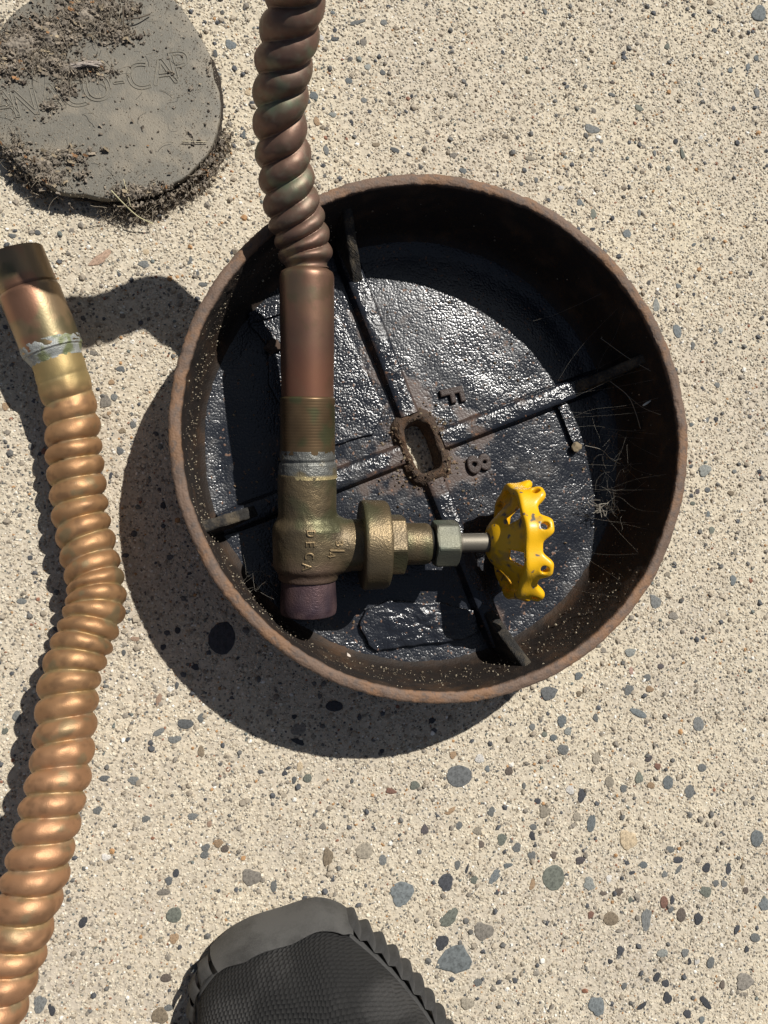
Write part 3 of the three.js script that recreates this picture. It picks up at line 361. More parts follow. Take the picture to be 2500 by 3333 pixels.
{ // hub wall round the pick hole
  const mat = std({ map: rep(mapRust, 0.05), color: rgb(0.30, 0.30, 0.29), bumpMap: rep(bumpRust, 0.02), bumpScale: 0.0008, roughness: 0.88 });
  const c = Math.cos(HOLE.a), s = Math.sin(HOLE.a);
  const ring = (u, off) => { const t = u * 2 * Math.PI, l = HOLE.l + off, w = HOLE.w + off, k = 3.6; const ct = Math.cos(t), st = Math.sin(t), q = Math.pow(Math.pow(Math.abs(ct), k) + Math.pow(Math.abs(st), k), -1 / k); const X = ct * q * l, Z = st * q * w; return [X * c - Z * s, X * s + Z * c]; };
  const pr = [[-0.0004, 0.0014], [-0.0003, 0.006], [0.0002, 0.0110], [0.0008, 0.0130], [0.0018, 0.0136], [0.0030, 0.0132], [0.0042, 0.0118], [0.0052, 0.0103], [0.0062, 0.0086]];
  const cv = new THREE.SplineCurve(pr.map(q => new THREE.Vector2(q[0], q[1])));
  const g = surf(120, 30, (u, v, p) => { const q = cv.getPoint(v), [x, z] = ring(u, q.x), n = fbm(x * 190, q.y * 190, z * 190, 3); p.set(x + 0.0006 * n3(x * 300, q.y * 300, z * 300), q.y + (q.y > 0.009 ? 0.0016 * n : 0), z + 0.0006 * n3(x * 300 + 9, q.y * 300, z * 300)); }, { closed: true, uv: (u, v) => [u * 0.07, v * 0.02], flip: false });
  part('hub', g, mat, lid);
}
const gussetM = std({ vertexColors: true, roughness: 0.7, bumpMap: rep(bumpRust, 0.015), bumpScale: 0.0007 });
for (let k = 0; k < 4; k++) { // four ribs, rising to gussets at the skirt
  const ang = ribAng + k * Math.PI / 2, ca = Math.cos(ang), sa = Math.sin(ang), r0 = k % 2 ? 0.0165 : 0.0105, r1 = 0.1000;
  const top = r => lerp(0.0130, 0.0142, sstep(0.02, 0.06, r));
  const g = surf(28, 90, (u, v, p) => {
    const r = lerp(r0, r1, v), t = u * 2 - 1, H = top(r), w = 0.0056;
    const e = Math.abs(t), prof = e < 0.62 ? 1 - 0.12 * Math.pow(e / 0.62, 4) : 0.88 * (1 - sstep(0.62, 1, e)), off = Math.sign(t) * (e < 0.62 ? e / 0.62 * w * 0.78 : lerp(w * 0.78, w * 1.35, Math.pow((e - 0.62) / 0.38, 2)));
    const x = ca * r - sa * off, z = sa * r + ca * off; p.set(x, 0.0078 + (H - 0.0078) * prof + 0.0005 * fbm(x * 160, 2, z * 160, 3) * (prof > 0.1 ? 1 : 0), z);
  }, { flip: false });
  floorUV(g); part('rib', g, rustyBlack, lid);
  // gusset: a web climbing from the rib's end up the skirt, crusted with soil
  const gy = r => 0.0112 + 0.031 * Math.pow(clamp((r - 0.0795) / 0.0285, 0, 1), 1.12);
  const g3 = surf(26, 60, (u, v, p) => {
    const r = lerp(0.0785, 0.1076, v), t = u * 2 - 1, e = Math.abs(t), H = gy(r), w = 0.0031;
    const prof = e < 0.6 ? 1 - 0.05 * Math.pow(e / 0.6, 4) : 0.95 * (1 - Math.pow((e - 0.6) / 0.4, 1.5)), off = Math.sign(t) * (e < 0.6 ? e / 0.6 * w * 0.8 : lerp(w * 0.8, w * 1.25, Math.pow((e - 0.6) / 0.4, 3)));
    const x = ca * r - sa * off, z = sa * r + ca * off, y = 0.0078 + (H - 0.0078) * prof, n = fbm(x * 220, y * 220, z * 220, 3); p.set(x + 0.0004 * n, y + 0.0007 * n, z + 0.0004 * n);
  }, { uv: (u, v, p) => [p.x + p.y, p.z + p.y], color: (u, v, p) => { const n = fbm(p.x * 120, p.y * 120, p.z * 120, 4), m = n3(p.x * 900, p.y * 900, p.z * 900), k = sstep(-0.15, 0.35, n + 0.3 * m); return [lerp(0.02, 0.095, k), lerp(0.018, 0.075, k), lerp(0.016, 0.05, k)]; } });
  part('gusset', g3, gussetM, lid);
}
function slabPad(name, px, h, y0, rough = 0.35) { // raised casting with rounded edges, corners given by their place in the photo
  const q0 = px.map(([x, y]) => LP(x, y, y0 + h)), q = []; q0.forEach((a, i) => { const b = q0[(i + 1) % q0.length], n = Math.max(2, Math.round(a.distanceTo(b) / 0.0022)); for (let k = 0; k < n; k++) { const w = a.clone().lerp(b, k / n); w.x += 0.0013 * fbm(w.x * 170, 1, w.z * 170, 3); w.z += 0.0013 * fbm(w.x * 170, 9, w.z * 170, 3); q.push(w); } }); const c = V(0, 0, 0); q.forEach(w => c.addScaledVector(w, 1 / q.length));
  const g = surf(q.length, 18, (u, v, p) => { const e = q[Math.round(u * q.length) % q.length], k = v < 0.28 ? 1 - 0.035 * v / 0.28 : 0.965 * (1 - (v - 0.28) / 0.72), up = sstep(0, 0.28, v); p.set(lerp(c.x, e.x, k), 0, lerp(c.z, e.z, k)); p.y = y0 + (h + 0.0013) * up + up * rough * (0.0011 * fbm(p.x * 130, 4, p.z * 130, 3) + 0.0005 * n3(p.x * 420, 2, p.z * 420)); }, { closed: true });
  part(name, floorUV(g), rustyBlack, lid);
}
slabPad('raised_pad', [[1165, 2030], [1185, 1985], [1260, 1955], [1420, 1960], [1545, 1985], [1565, 2060], [1500, 2085], [1420, 2092], [1300, 2108], [1225, 2120], [1195, 2100]], 0.0024, 0.0080, 1);
slabPad('raised_pad', [[800, 1045], [905, 1003], [1075, 985], [1130, 1070], [1255, 1340], [1215, 1420], [1000, 1480], [870, 1250], [868, 1130]], 0.0014, 0.0080);
slabPad('raised_bar', [[800, 1020], [1070, 940], [1085, 972], [812, 1055]], 0.0026, 0.0080);
slabPad('raised_bar', [[1812, 1325], [1842, 1312], [1893, 1432], [1866, 1452]], 0.0022, 0.0080);

const font = await new FontLoader().loadAsync('fonts/droid/droid_sans_bold.typeface.json');
const fontR = await new FontLoader().loadAsync('fonts/droid/droid_sans_regular.typeface.json');
function glyph(f, s, size, depth, bevel) { const g = new TextGeometry(s, { font: f, size, depth, curveSegments: 6, bevelEnabled: bevel > 0, bevelSize: bevel, bevelThickness: bevel, bevelSegments: 2, bevelOffset: -bevel * 0.4 }); g.computeBoundingBox(); const b = g.boundingBox; g.translate(-(b.min.x + b.max.x) / 2, -(b.min.y + b.max.y) / 2, 0); return g; }
{ // cast letters, reading down and turned
  const mat = std({ color: rgb(0.05, 0.034, 0.028), bumpMap: rep(bumpRust, 0.02), bumpScale: 0.0004, roughness: 0.6 });
  for (const [ch, px, py] of [['F', 1474, 1288], ['8', 1560, 1508]]) {
    const g = glyph(font, ch, 0.0112, 0.0010, 0.0006), o = part('cast_letter', g, mat, lid), q = LP(px, py, 0.0105);
    o.position.set(q.x, FL + 0.0004, q.z); o.rotation.order = 'YXZ'; o.rotation.set(-Math.PI / 2, -(75 * Math.PI / 180), 0); o.scale.set(1.1, 1, 1);
  }
}

// ---------------------------------------------------------------- copper pipe with stop valve
const copperCol = (x, y, z, green) => { const n = fbm(x * 45, y * 45, z * 45, 4), m = fbm(x * 160 + 3, y * 160, z * 160, 3); let c = [0.225 + 0.12 * n, 0.125 + 0.06 * n - 0.02 * m, 0.085 + 0.03 * n]; const o = sstep(0.05, 0.35, m + 0.4 * n); c = [lerp(c[0], 0.17, o * 0.7), lerp(c[1], 0.115, o * 0.7), lerp(c[2], 0.065, o * 0.7)]; const g = green * sstep(0.05, 0.30, fbm(x * 70 + 20, y * 70, z * 70, 3) + 0.2 * m); return [lerp(c[0], 0.13, g), lerp(c[1], 0.17, g), lerp(c[2], 0.11, g)]; };
const valve = thing('copper_pipe_with_stop_valve', 'tarnished brown corrugated copper pipe with bronze stop valve, lying across the iron lid', 'pipe valve');
const VB = at(1003, 1760, 0.0335), VT = at(999, 855, 0.0565), VW = at(1690, 1750, 0.0370);
valve.position.copy(VB);
const zAx = VB.clone().sub(VT).normalize(), xAx = VW.clone().sub(VB); xAx.addScaledVector(zAx, -xAx.dot(zAx)).normalize(); const yAx = V(0, 0, 0).crossVectors(zAx, xAx);
const VR = new THREE.Matrix4().makeBasis(xAx, yAx, zAx), VRi = VR.clone().transpose();
const vlv = (px, py, h) => at(px, py, h).sub(VB).applyMatrix4(VRi);
valve.quaternion.setFromRotationMatrix(VR);
const bronzeM = phys({ vertexColors: true, metalness: 0.7, roughness: 0.47, bumpMap: rep(bumpCast, 0.02), bumpScale: 0.00018 });
const bronzeCol = (x, y, z) => { const n = fbm(x * 90, y * 90, z * 90, 4), m = fbm(x * 300, y * 300, z * 300, 2); let c = [0.170 + 0.13 * n, 0.128 + 0.09 * n, 0.074 + 0.04 * n]; const g = sstep(0.05, 0.35, fbm(x * 60 + 5, y * 60, z * 60, 3) + (z < -0.005 ? 0.12 : -0.1)); c = [lerp(c[0], 0.115, g * 0.75), lerp(c[1], 0.118, g * 0.75), lerp(c[2], 0.062, g * 0.75)]; const p = sstep(0.004, 0.016, z + 0.01 * n) * (z < 0.03 ? 1 : 0) * sstep(0.02, 0.004, x); c = [lerp(c[0], 0.17, p * 0.6), lerp(c[1], 0.10, p * 0.6), lerp(c[2], 0.085, p * 0.6)]; return c.map(q => q * (1 + 0.15 * m)); };
const rcyl = (d, h, R, L, e) => { const a = d - R + e, b = h - L + e; return Math.hypot(Math.max(a, 0), Math.max(b, 0)) + Math.min(Math.max(a, b), 0) - e; };
const bodySdf = (x, y, z) => {
  let d = rcyl(Math.hypot(x, y), Math.abs(z - 0.0025), 0.0150, 0.0107, 0.003);
  d = smin(d, rcyl(Math.hypot(x + 0.0003, y), Math.abs(z + 0.0135), 0.0124, 0.0155, 0.0008), 0.0035);
  d = smin(d, rcyl(Math.hypot(y, z - 0.0022), Math.abs(x - 0.014), 0.0112, 0.0135, 0.001), 0.005);
  d = smin(d, rcyl(Math.hypot(x, y), Math.abs(z - 0.012), 0.0127, 0.005, 0.001), 0.002);
  return d + 0.00012 * n3(x * 400, y * 400, z * 400);
};
const body = part('valve_body', netMesh(bodySdf, [-0.019, -0.019, -0.032], [0.029, 0.019, 0.02], 0.0006, bronzeCol), bronzeM, valve);
{ // raised casting marks on top of the body
  const mat = bronzeM.clone(); mat.bumpScale = 0.0001;
  const wrap = g => { const p = g.attributes.position; for (let i = 0; i < p.count; i++) { const x = p.getX(i), z = p.getY(i), dep = p.getZ(i); let y = 0.019; for (let k = 0; k < 60; k++) { const d = bodySdf(x, y, z); if (d < 0.00005) break; y -= d * 0.7; } p.setXYZ(i, x, y + dep - 0.0003, z); } g.computeVertexNormals(); const C = []; for (let i = 0; i < p.count; i++) C.push(0.26, 0.19, 0.105); g.setAttribute('color', new THREE.Float32BufferAttribute(C, 3)); return g; };
  const lay = (s, size, x, z, tilt = 0) => { // letters turned a quarter, reading along +z
    const g = glyph(fontR, s, size, 0.0006, 0.00022), p = g.attributes.position; for (let i = 0; i < p.count; i++) { const a = p.getX(i), b = p.getY(i); p.setXYZ(i, x + b * Math.cos(tilt) - a * Math.sin(tilt), z + a * Math.cos(tilt) + b * Math.sin(tilt), p.getZ(i)); } return wrap(g);
  };
  const q = [[1020, 1732], [1018, 1768], [1016, 1808], [1008, 1845]];
  'DECA'.split('').forEach((ch, i) => { const w = vlv(q[i][0] - 8, q[i][1] + 4, 0.0485); part('cast_letter', lay(ch, 0.0036, w.x, w.z), mat, body); });
  let w = vlv(1105, 1768, 0.045); part('cast_letter', lay('3', 0.0031, w.x, w.z), mat, body);
  w = vlv(1080, 1806, 0.045); part('cast_letter', lay('4', 0.0031, w.x, w.z), mat, body);
  w = vlv(1098, 1792, 0.045); part('cast_letter', lay('/', 0.0058, w.x, w.z, -0.25), mat, body);
}
// bonnet, nuts and stem, turned parts along the valve's own x axis (through z = 0.002)
const AX = 0.0022, onAxis = o => { o.position.z = AX; return o; };
const tcol = k => p => { const c = bronzeCol(p.x * 1.3 + k, p.y, p.z - 0.03); return c; };
onAxis(part('bonnet_flange', turned(bevelProf([[0.0228, 0.004], [0.0228, 0.0190], [0.0240, 0.0195], [0.0328, 0.0192], [0.0343, 0.0185], [0.0343, 0.006]], 0.0007), 96, { color: tcol(3), wob: a => 0.00015 * n3(Math.cos(a) * 4, Math.sin(a) * 4, 1), flip: false }), bronzeM, valve));
function hexNut(x0, x1, R, cham, turn) { // hexagonal, with turned chamfers
  const n = 24, rows = [[x0, 0.3], [x0, 0.86], [x0 + cham * 0.3, 0.93], [x0 + cham, 1], [x1 - cham, 1], [x1 - cham * 0.3, 0.93], [x1, 0.86], [x1, 0.3]], g = [];
  return surf(96, rows.length - 1, (u, v, p) => { const [x, k] = rows[Math.round(v * (rows.length - 1))], a = u * 2 * Math.PI + turn, s = md(a + Math.PI / 6, Math.PI / 3) - Math.PI / 6, hex = R * 0.874 / Math.cos(s), r = Math.min(hex, R * 0.985) * (k < 0.5 ? k : 1), rl = k >= 0.5 ? Math.min(r, R * k + 0.0001) : r; p.set(x, rl * Math.cos(a - turn), rl * Math.sin(a - turn)); }, { closed: true, uv: (u, v) => [u * 0.07, v * 0.02], color: (u, v, p) => bronzeCol(p.x + 0.1, p.y, p.z - 0.03) });
}
const facet = g => { const h = g.toNonIndexed(); h.computeVertexNormals(); return h; };
onAxis(part('bonnet_hex', facet(hexNut(0.0341, 0.0415, 0.0138, 0.0008, 0.5)), bronzeM, valve));
onAxis(part('bonnet_neck', turned(bevelProf([[0.0413, 0.003], [0.0413, 0.0093], [0.0512, 0.0091], [0.0520, 0.0088], [0.0530, 0.0085], [0.0530, 0.003]], 0.0004), 72, { color: tcol(7) }), bronzeM, valve));
const nutM = phys({ vertexColors: true, color: rgb(0.85, 1.12, 1.45), metalness: 0.5, roughness: 0.52, bumpMap: rep(bumpCast, 0.012), bumpScale: 0.0001 });
onAxis(part('packing_nut', facet(hexNut(0.0548, 0.0653, 0.0108, 0.0011, 0.45)), nutM, valve));
onAxis(part('packing_gland', turned([[0.0525, 0.001], [0.0525, 0.0072], [0.0552, 0.0072], [0.0552, 0.001]], 48), std({ color: rgb(0.03, 0.028, 0.022), roughness: 0.8 }), valve));
onAxis(part('stem', turned(bevelProf([[0.064, 0.001], [0.064, 0.0046], [0.0665, 0.0046], [0.0675, 0.0042], [0.0830, 0.0042], [0.0830, 0.001]], 0.0003), 48), std({ color: rgb(0.21, 0.19, 0.155), metalness: 0.7, roughness: 0.55, bumpMap: rep(bumpCast, 0.01), bumpScale: 0.00005 }), valve));
{ // stamped yellow hand wheel: dished centre with windows, wavy rim with looped finger lobes
  const X0 = 0.0920, NL = 9, smax = (a, b, k) => -smin(-a, -b, k);
  const sd = (x, y, z) => {
    const X = x - X0, r = Math.hypot(y, z), a = Math.atan2(z, y), lobe = Math.cos(NL * (a - 0.28));
    const g = lerp(-0.0112, -0.0004, sstep(0.0050, 0.0205, r)) + 0.0008 * lobe * sstep(0.016, 0.022, r), sl = r > 0.0050 && r < 0.0205 ? 0.72 : 0;
    let disc = Math.max(Math.abs(X - g) / Math.sqrt(1 + sl * sl) - 0.00105, r - 0.0238, 0.0034 - r);
    const w5 = 2 * Math.PI / 5, s = Math.abs(md(a + 0.35, w5) - w5 / 2), win = Math.max(Math.abs(r - 0.0154) - 0.0030, (s - 0.18) * r);
    disc = smax(disc, -win, 0.0012);
    const up = sstep(-0.9, 0.85, lobe), R = 0.0238 + 0.0008 * lobe + 0.0014 * up * sstep(0.001, 0.007, X), xe = 0.0046 + 0.0042 * up;
    let band = rcyl(Math.abs(r - R), Math.abs(X - (xe - 0.0034) / 2), 0.00190, (xe + 0.0034) / 2, 0.00175);
    // loop holes beneath the lobe tips
    const k = Math.round((a - 0.28) * NL / (2 * Math.PI)), da = a - 0.28 - k * 2 * Math.PI / NL, tx = X - 0.0048, tz = r * da;
    band = smax(band, -(Math.hypot(tx, tz * (1 + 0.10 * tx / 0.002)) - 0.0016), 0.0009);
    return smin(disc, band, 0.0014);
  };
  const yel = phys({ vertexColors: true, roughness: 0.42, clearcoat: 0.25, clearcoatRoughness: 0.25, bumpMap: rep(fineNoise, 0.03), bumpScale: 0.00004 });
  const wheel = onAxis(part('hand_wheel', netMesh(sd, [X0 - 0.014, -0.0290, -0.0290], [X0 + 0.012, 0.0290, 0.0290], 0.00046, (x, y, z) => { const n = fbm(x * 110, y * 110, z * 110, 4), c = n3(x * 420 + 4, y * 420, z * 420), r = Math.hypot(y, z); const chip = sstep(0.50, 0.56, c + 0.35 * n), dirt = sstep(0.12, 0.42, n + 0.25 * c + (r < 0.02 ? 0.10 : -0.08)) * 0.6; return [0.86, 0.47, 0.004].map((q, i) => lerp(lerp(q * (1 + 0.10 * n), [0.30, 0.19, 0.06][i], dirt), [0.12, 0.11, 0.10][i], chip)); }), yel, valve));
  wheel.userData.label = 'chipped yellow painted hand wheel';
  part('wheel_nut', facet(hexNut(X0 - 0.0104, X0 - 0.0060, 0.0058, 0.0006, 0.2)), std({ color: rgb(0.12, 0.10, 0.075), metalness: 0.7, roughness: 0.5 }), wheel);
}
// soldered joint, sleeve, plain tube, corrugated length
const zl = (px, py, h) => vlv(px, py, h).z;
const toZ = g => { g.rotateY(-Math.PI / 2); return g; }; // +x profile -> +z
const zTop = (py) => vlv(1000, py, lerp(0.0335, 0.0565, (1760 - py) / 905) ).z;
{
  const z0 = zTop(1548), z1 = zTop(1470), z2 = zTop(1290), z3 = zTop(868);
  const T = (prof, o) => toZ(turned(prof, 80, o));   // profile given as [-z, r]
  const solder = std({ vertexColors: true, metalness: 0.55, roughness: 0.5, bumpMap: rep(bumpRust, 0.02), bumpScale: 0.0003 });
  const sp = []; for (let i = 0; i <= 22; i++) { const t = i / 22, z = lerp(z0 + 0.001, z1 - 0.0005, t); let r = lerp(0.0124, 0.0116, sstep(0.1, 0.95, t)); if (Math.abs(t - 0.62) < 0.05) r -= 0.0006; sp.push([z, r]); }
  part('solder_joint', T(sp, { flip: true, wob: (a, q) => 0.0003 * n3(Math.cos(a) * 6, q[0] * 400, Math.sin(a) * 6), color: p => { const n = fbm(p.x * 200, p.y * 200, p.z * 200, 3), y = sstep(0.1, 0.4, n), edge = sstep(z0 - 0.0012, z0 + 0.0002, p.x); return [lerp(0.17, 0.17, y), lerp(0.17, 0.14, y), lerp(0.155, 0.085, y)].map((c, i) => lerp(c * (1 + 0.3 * n), [0.5, 0.4, 0.2][i], edge)); } }), solder, valve);
  const s2 = []; for (let i = 0; i <= 80; i++) { const t = i / 80, z = lerp(z1 + 0.001, z2, t); s2.push([z, 0.01155 - (i % 4 === 0 && i > 8 ? 0.00004 : 0) + (i > 77 ? -0.0003 * (i - 77) : 0)]); }
  part('solder_cup', T(s2, { flip: true, color: p => { const n = fbm(p.x * 120, p.y * 120, p.z * 120, 3), g = sstep(0.02, 0.28, fbm(p.x * 90 + 3, p.y * 60, p.z * 90, 3)); return [lerp(0.155, 0.105, g), lerp(0.100, 0.100, g), lerp(0.052, 0.048, g)].map(c => c * (1 + 0.5 * n)); } }), std({ vertexColors: true, metalness: 0.7, roughness: 0.42 }), valve);
  const s3 = []; for (let i = 0; i <= 40; i++) { const t = i / 40, z = lerp(z2 + 0.0002, z3 + 0.001, t); s3.push([z, 0.0109 + 0.0003 * Math.sin(t * 2.2) + (t > 0.93 ? -0.0024 * (1 - Math.sqrt(Math.max(0, 1 - Math.pow((t - 0.93) / 0.07, 2)))) : 0)]); }
  part('plain_tube', T(s3, { flip: true, color: p => { const c = copperCol(p.x + 1, p.y, p.z, 0.25), n = fbm(p.x * 22, 3, Math.atan2(p.z, p.y) * 0.8, 3), k = sstep(z2 - 0.026, z2 - 0.006, p.x) * 0.55 * sstep(-0.35, 0.3, n + 0.2); return [lerp(c[0] * 0.9, 0.29, k), lerp(c[1] * 0.9, 0.115, k), lerp(c[2] * 0.9, 0.065, k)]; } }), std({ vertexColors: true, metalness: 0.66, roughness: 0.44, bumpMap: rep(fineNoise, 0.04), bumpScale: 0.000018 }), valve);
  // outlet stub: blackened purple copper
  const st = bevelProf([[-0.012, 0.0112], [0.0165, 0.0116], [0.0290, 0.0123], [0.0318, 0.0119], [0.0318, 0.0104], [0.0180, 0.0102]], 0.0012);
  part('outlet_stub', toZ(turned(st.map(q => [q[0], q[1]]), 80, { color: p => { const n = fbm(p.x * 110, p.y * 110, p.z * 110, 4), k = sstep(0.36, 0.5, n); const w = fbm(p.x * 260, p.y * 260, p.z * 260, 3); return [0.105 + 0.14 * n + 0.05 * w + 0.5 * k, 0.066 + 0.08 * n + 0.04 * w + 0.25 * k, 0.072 + 0.06 * n + 0.04 * w + 0.16 * k]; } })), std({ vertexColors: true, metalness: 0.55, roughness: 0.48, bumpMap: rep(bumpCast, 0.02), bumpScale: 0.0002 }), valve).userData.label = 'purple blackened copper stub';
}
function corrugated(curve, len, rad, pitchAt, depthAt, nT, neck, col, hand) { // hand: sign and number of starts // helical ridges with narrow valleys
  const n = Math.round(len / 0.0005), ph = [0]; for (let i = 1; i <= n; i++) ph.push(ph[i - 1] + (len / n) / (pitchAt((i - 0.5) / n) * (1 + 0.30 * n3(i / n * len * 55, hand, 3) + 0.16 * n3(i / n * len * 190, hand, 8))) * 2 * Math.PI);
  const phase = s => { const f = clamp(s / len, 0, 1) * n, i = Math.min(n - 1, Math.floor(f)); return lerp(ph[i], ph[i + 1], f - i); };
  return sweep(curve, n, nT, (s, a) => { const t = s / len, q = Math.abs(Math.sin((phase(s) + hand * a) / 2)), e = sstep(0, 0.035, t), dent = 0.0006 * n3(s * 70, Math.cos(a) * 1.1 + 3, Math.sin(a) * 1.1) + 0.00028 * n3(s * 260, Math.cos(a) * 3, Math.sin(a) * 3); return rad(t) + dent * e * (neck ? 0.7 : 1) - depthAt(t) * (1 - Math.pow(q, 0.62)) * e - neck * Math.exp(-Math.pow((s - 0.0014) / 0.0020, 2)); }, { color: (s, a, p) => col(s / len, a, p, Math.abs(Math.sin((phase(s) + hand * a) / 2))) });
}
const keyed = (...k) => t => { for (let i = 1; i < k.length; i++) if (t <= k[i][0]) return lerp(k[i - 1][1], k[i][1], sstep(k[i - 1][0], k[i][0], t)); return k[k.length - 1][1]; };
{
  const K = [[999, 880, 0.0558], [990, 800, 0.0580], [972, 735, 0.0612], [945, 640, 0.0672], [921, 500, 0.0762], [911, 370, 0.0860], [921, 230, 0.0960], [944, 90, 0.1065], [968, -40, 0.1160], [985, -190, 0.128], [988, -360, 0.142], [940, -560, 0.158], [855, -770, 0.170], [715, -930, 0.180], [590, -1035, 0.1815], [470, -1110, 0.182], [330, -1190, 0.182]].map(k => at(...k));
  const cv = new THREE.CatmullRomCurve3(K, false, 'centripetal'), L = cv.getLength(); cv.arcLengthDivisions = 800;
  const g = corrugated(cv, L, keyed([0, 0.0108], [0.05, 0.0114], [0.10, 0.0118], [0.18, 0.0112], [0.26, 0.0103], [0.36, 0.0107], [1, 0.011]), keyed([0, 0.0068], [0.06, 0.0078], [0.14, 0.0088], [0.22, 0.0102], [1, 0.0102]), keyed([0, 0.0022], [0.15, 0.0027], [0.3, 0.0026], [1, 0.0027]), 72, 0.0024,
    (t, a, p, q) => { const c = copperCol(p.x, p.y, p.z, 0.12), n = fbm(p.x * 80 + 7, p.y * 80, p.z * 80, 3), m = fbm(p.x * 500, p.y * 500, p.z * 500, 2); const gr = sstep(0.0, 0.25, n * 0.8 + 0.55 * Math.exp(-Math.pow((a - 4.3) / 0.75, 2)) * sstep(0.07, 0.12, t) * sstep(0.30, 0.22, t) - 0.1); const go = sstep(0.05, 0.3, n - 0.05) * sstep(0.11, 0.06, t); let r = [lerp(c[0] * 0.75, 0.15, gr), lerp(c[1] * 0.72, 0.19, gr), lerp(c[2] * 0.78, 0.12, gr)]; r = [lerp(r[0], 0.4, go * 0.6), lerp(r[1], 0.24, go * 0.6), lerp(r[2], 0.1, go * 0.6)]; const du = 0.16 + sstep(0.0, 0.4, m + 0.5 * n) * 0.45; return [lerp(r[0], 0.20, du), lerp(r[1], 0.165, du), lerp(r[2], 0.12, du)]; }, -2);
  g.translate(-VB.x, -VB.y, -VB.z); g.applyMatrix4(VRi);
  part('corrugated_tube', g, std({ vertexColors: true, metalness: 0.55, roughness: 0.52, bumpMap: rep(fineNoise, 0.04), bumpScale: 0.000025 }), valve);
}

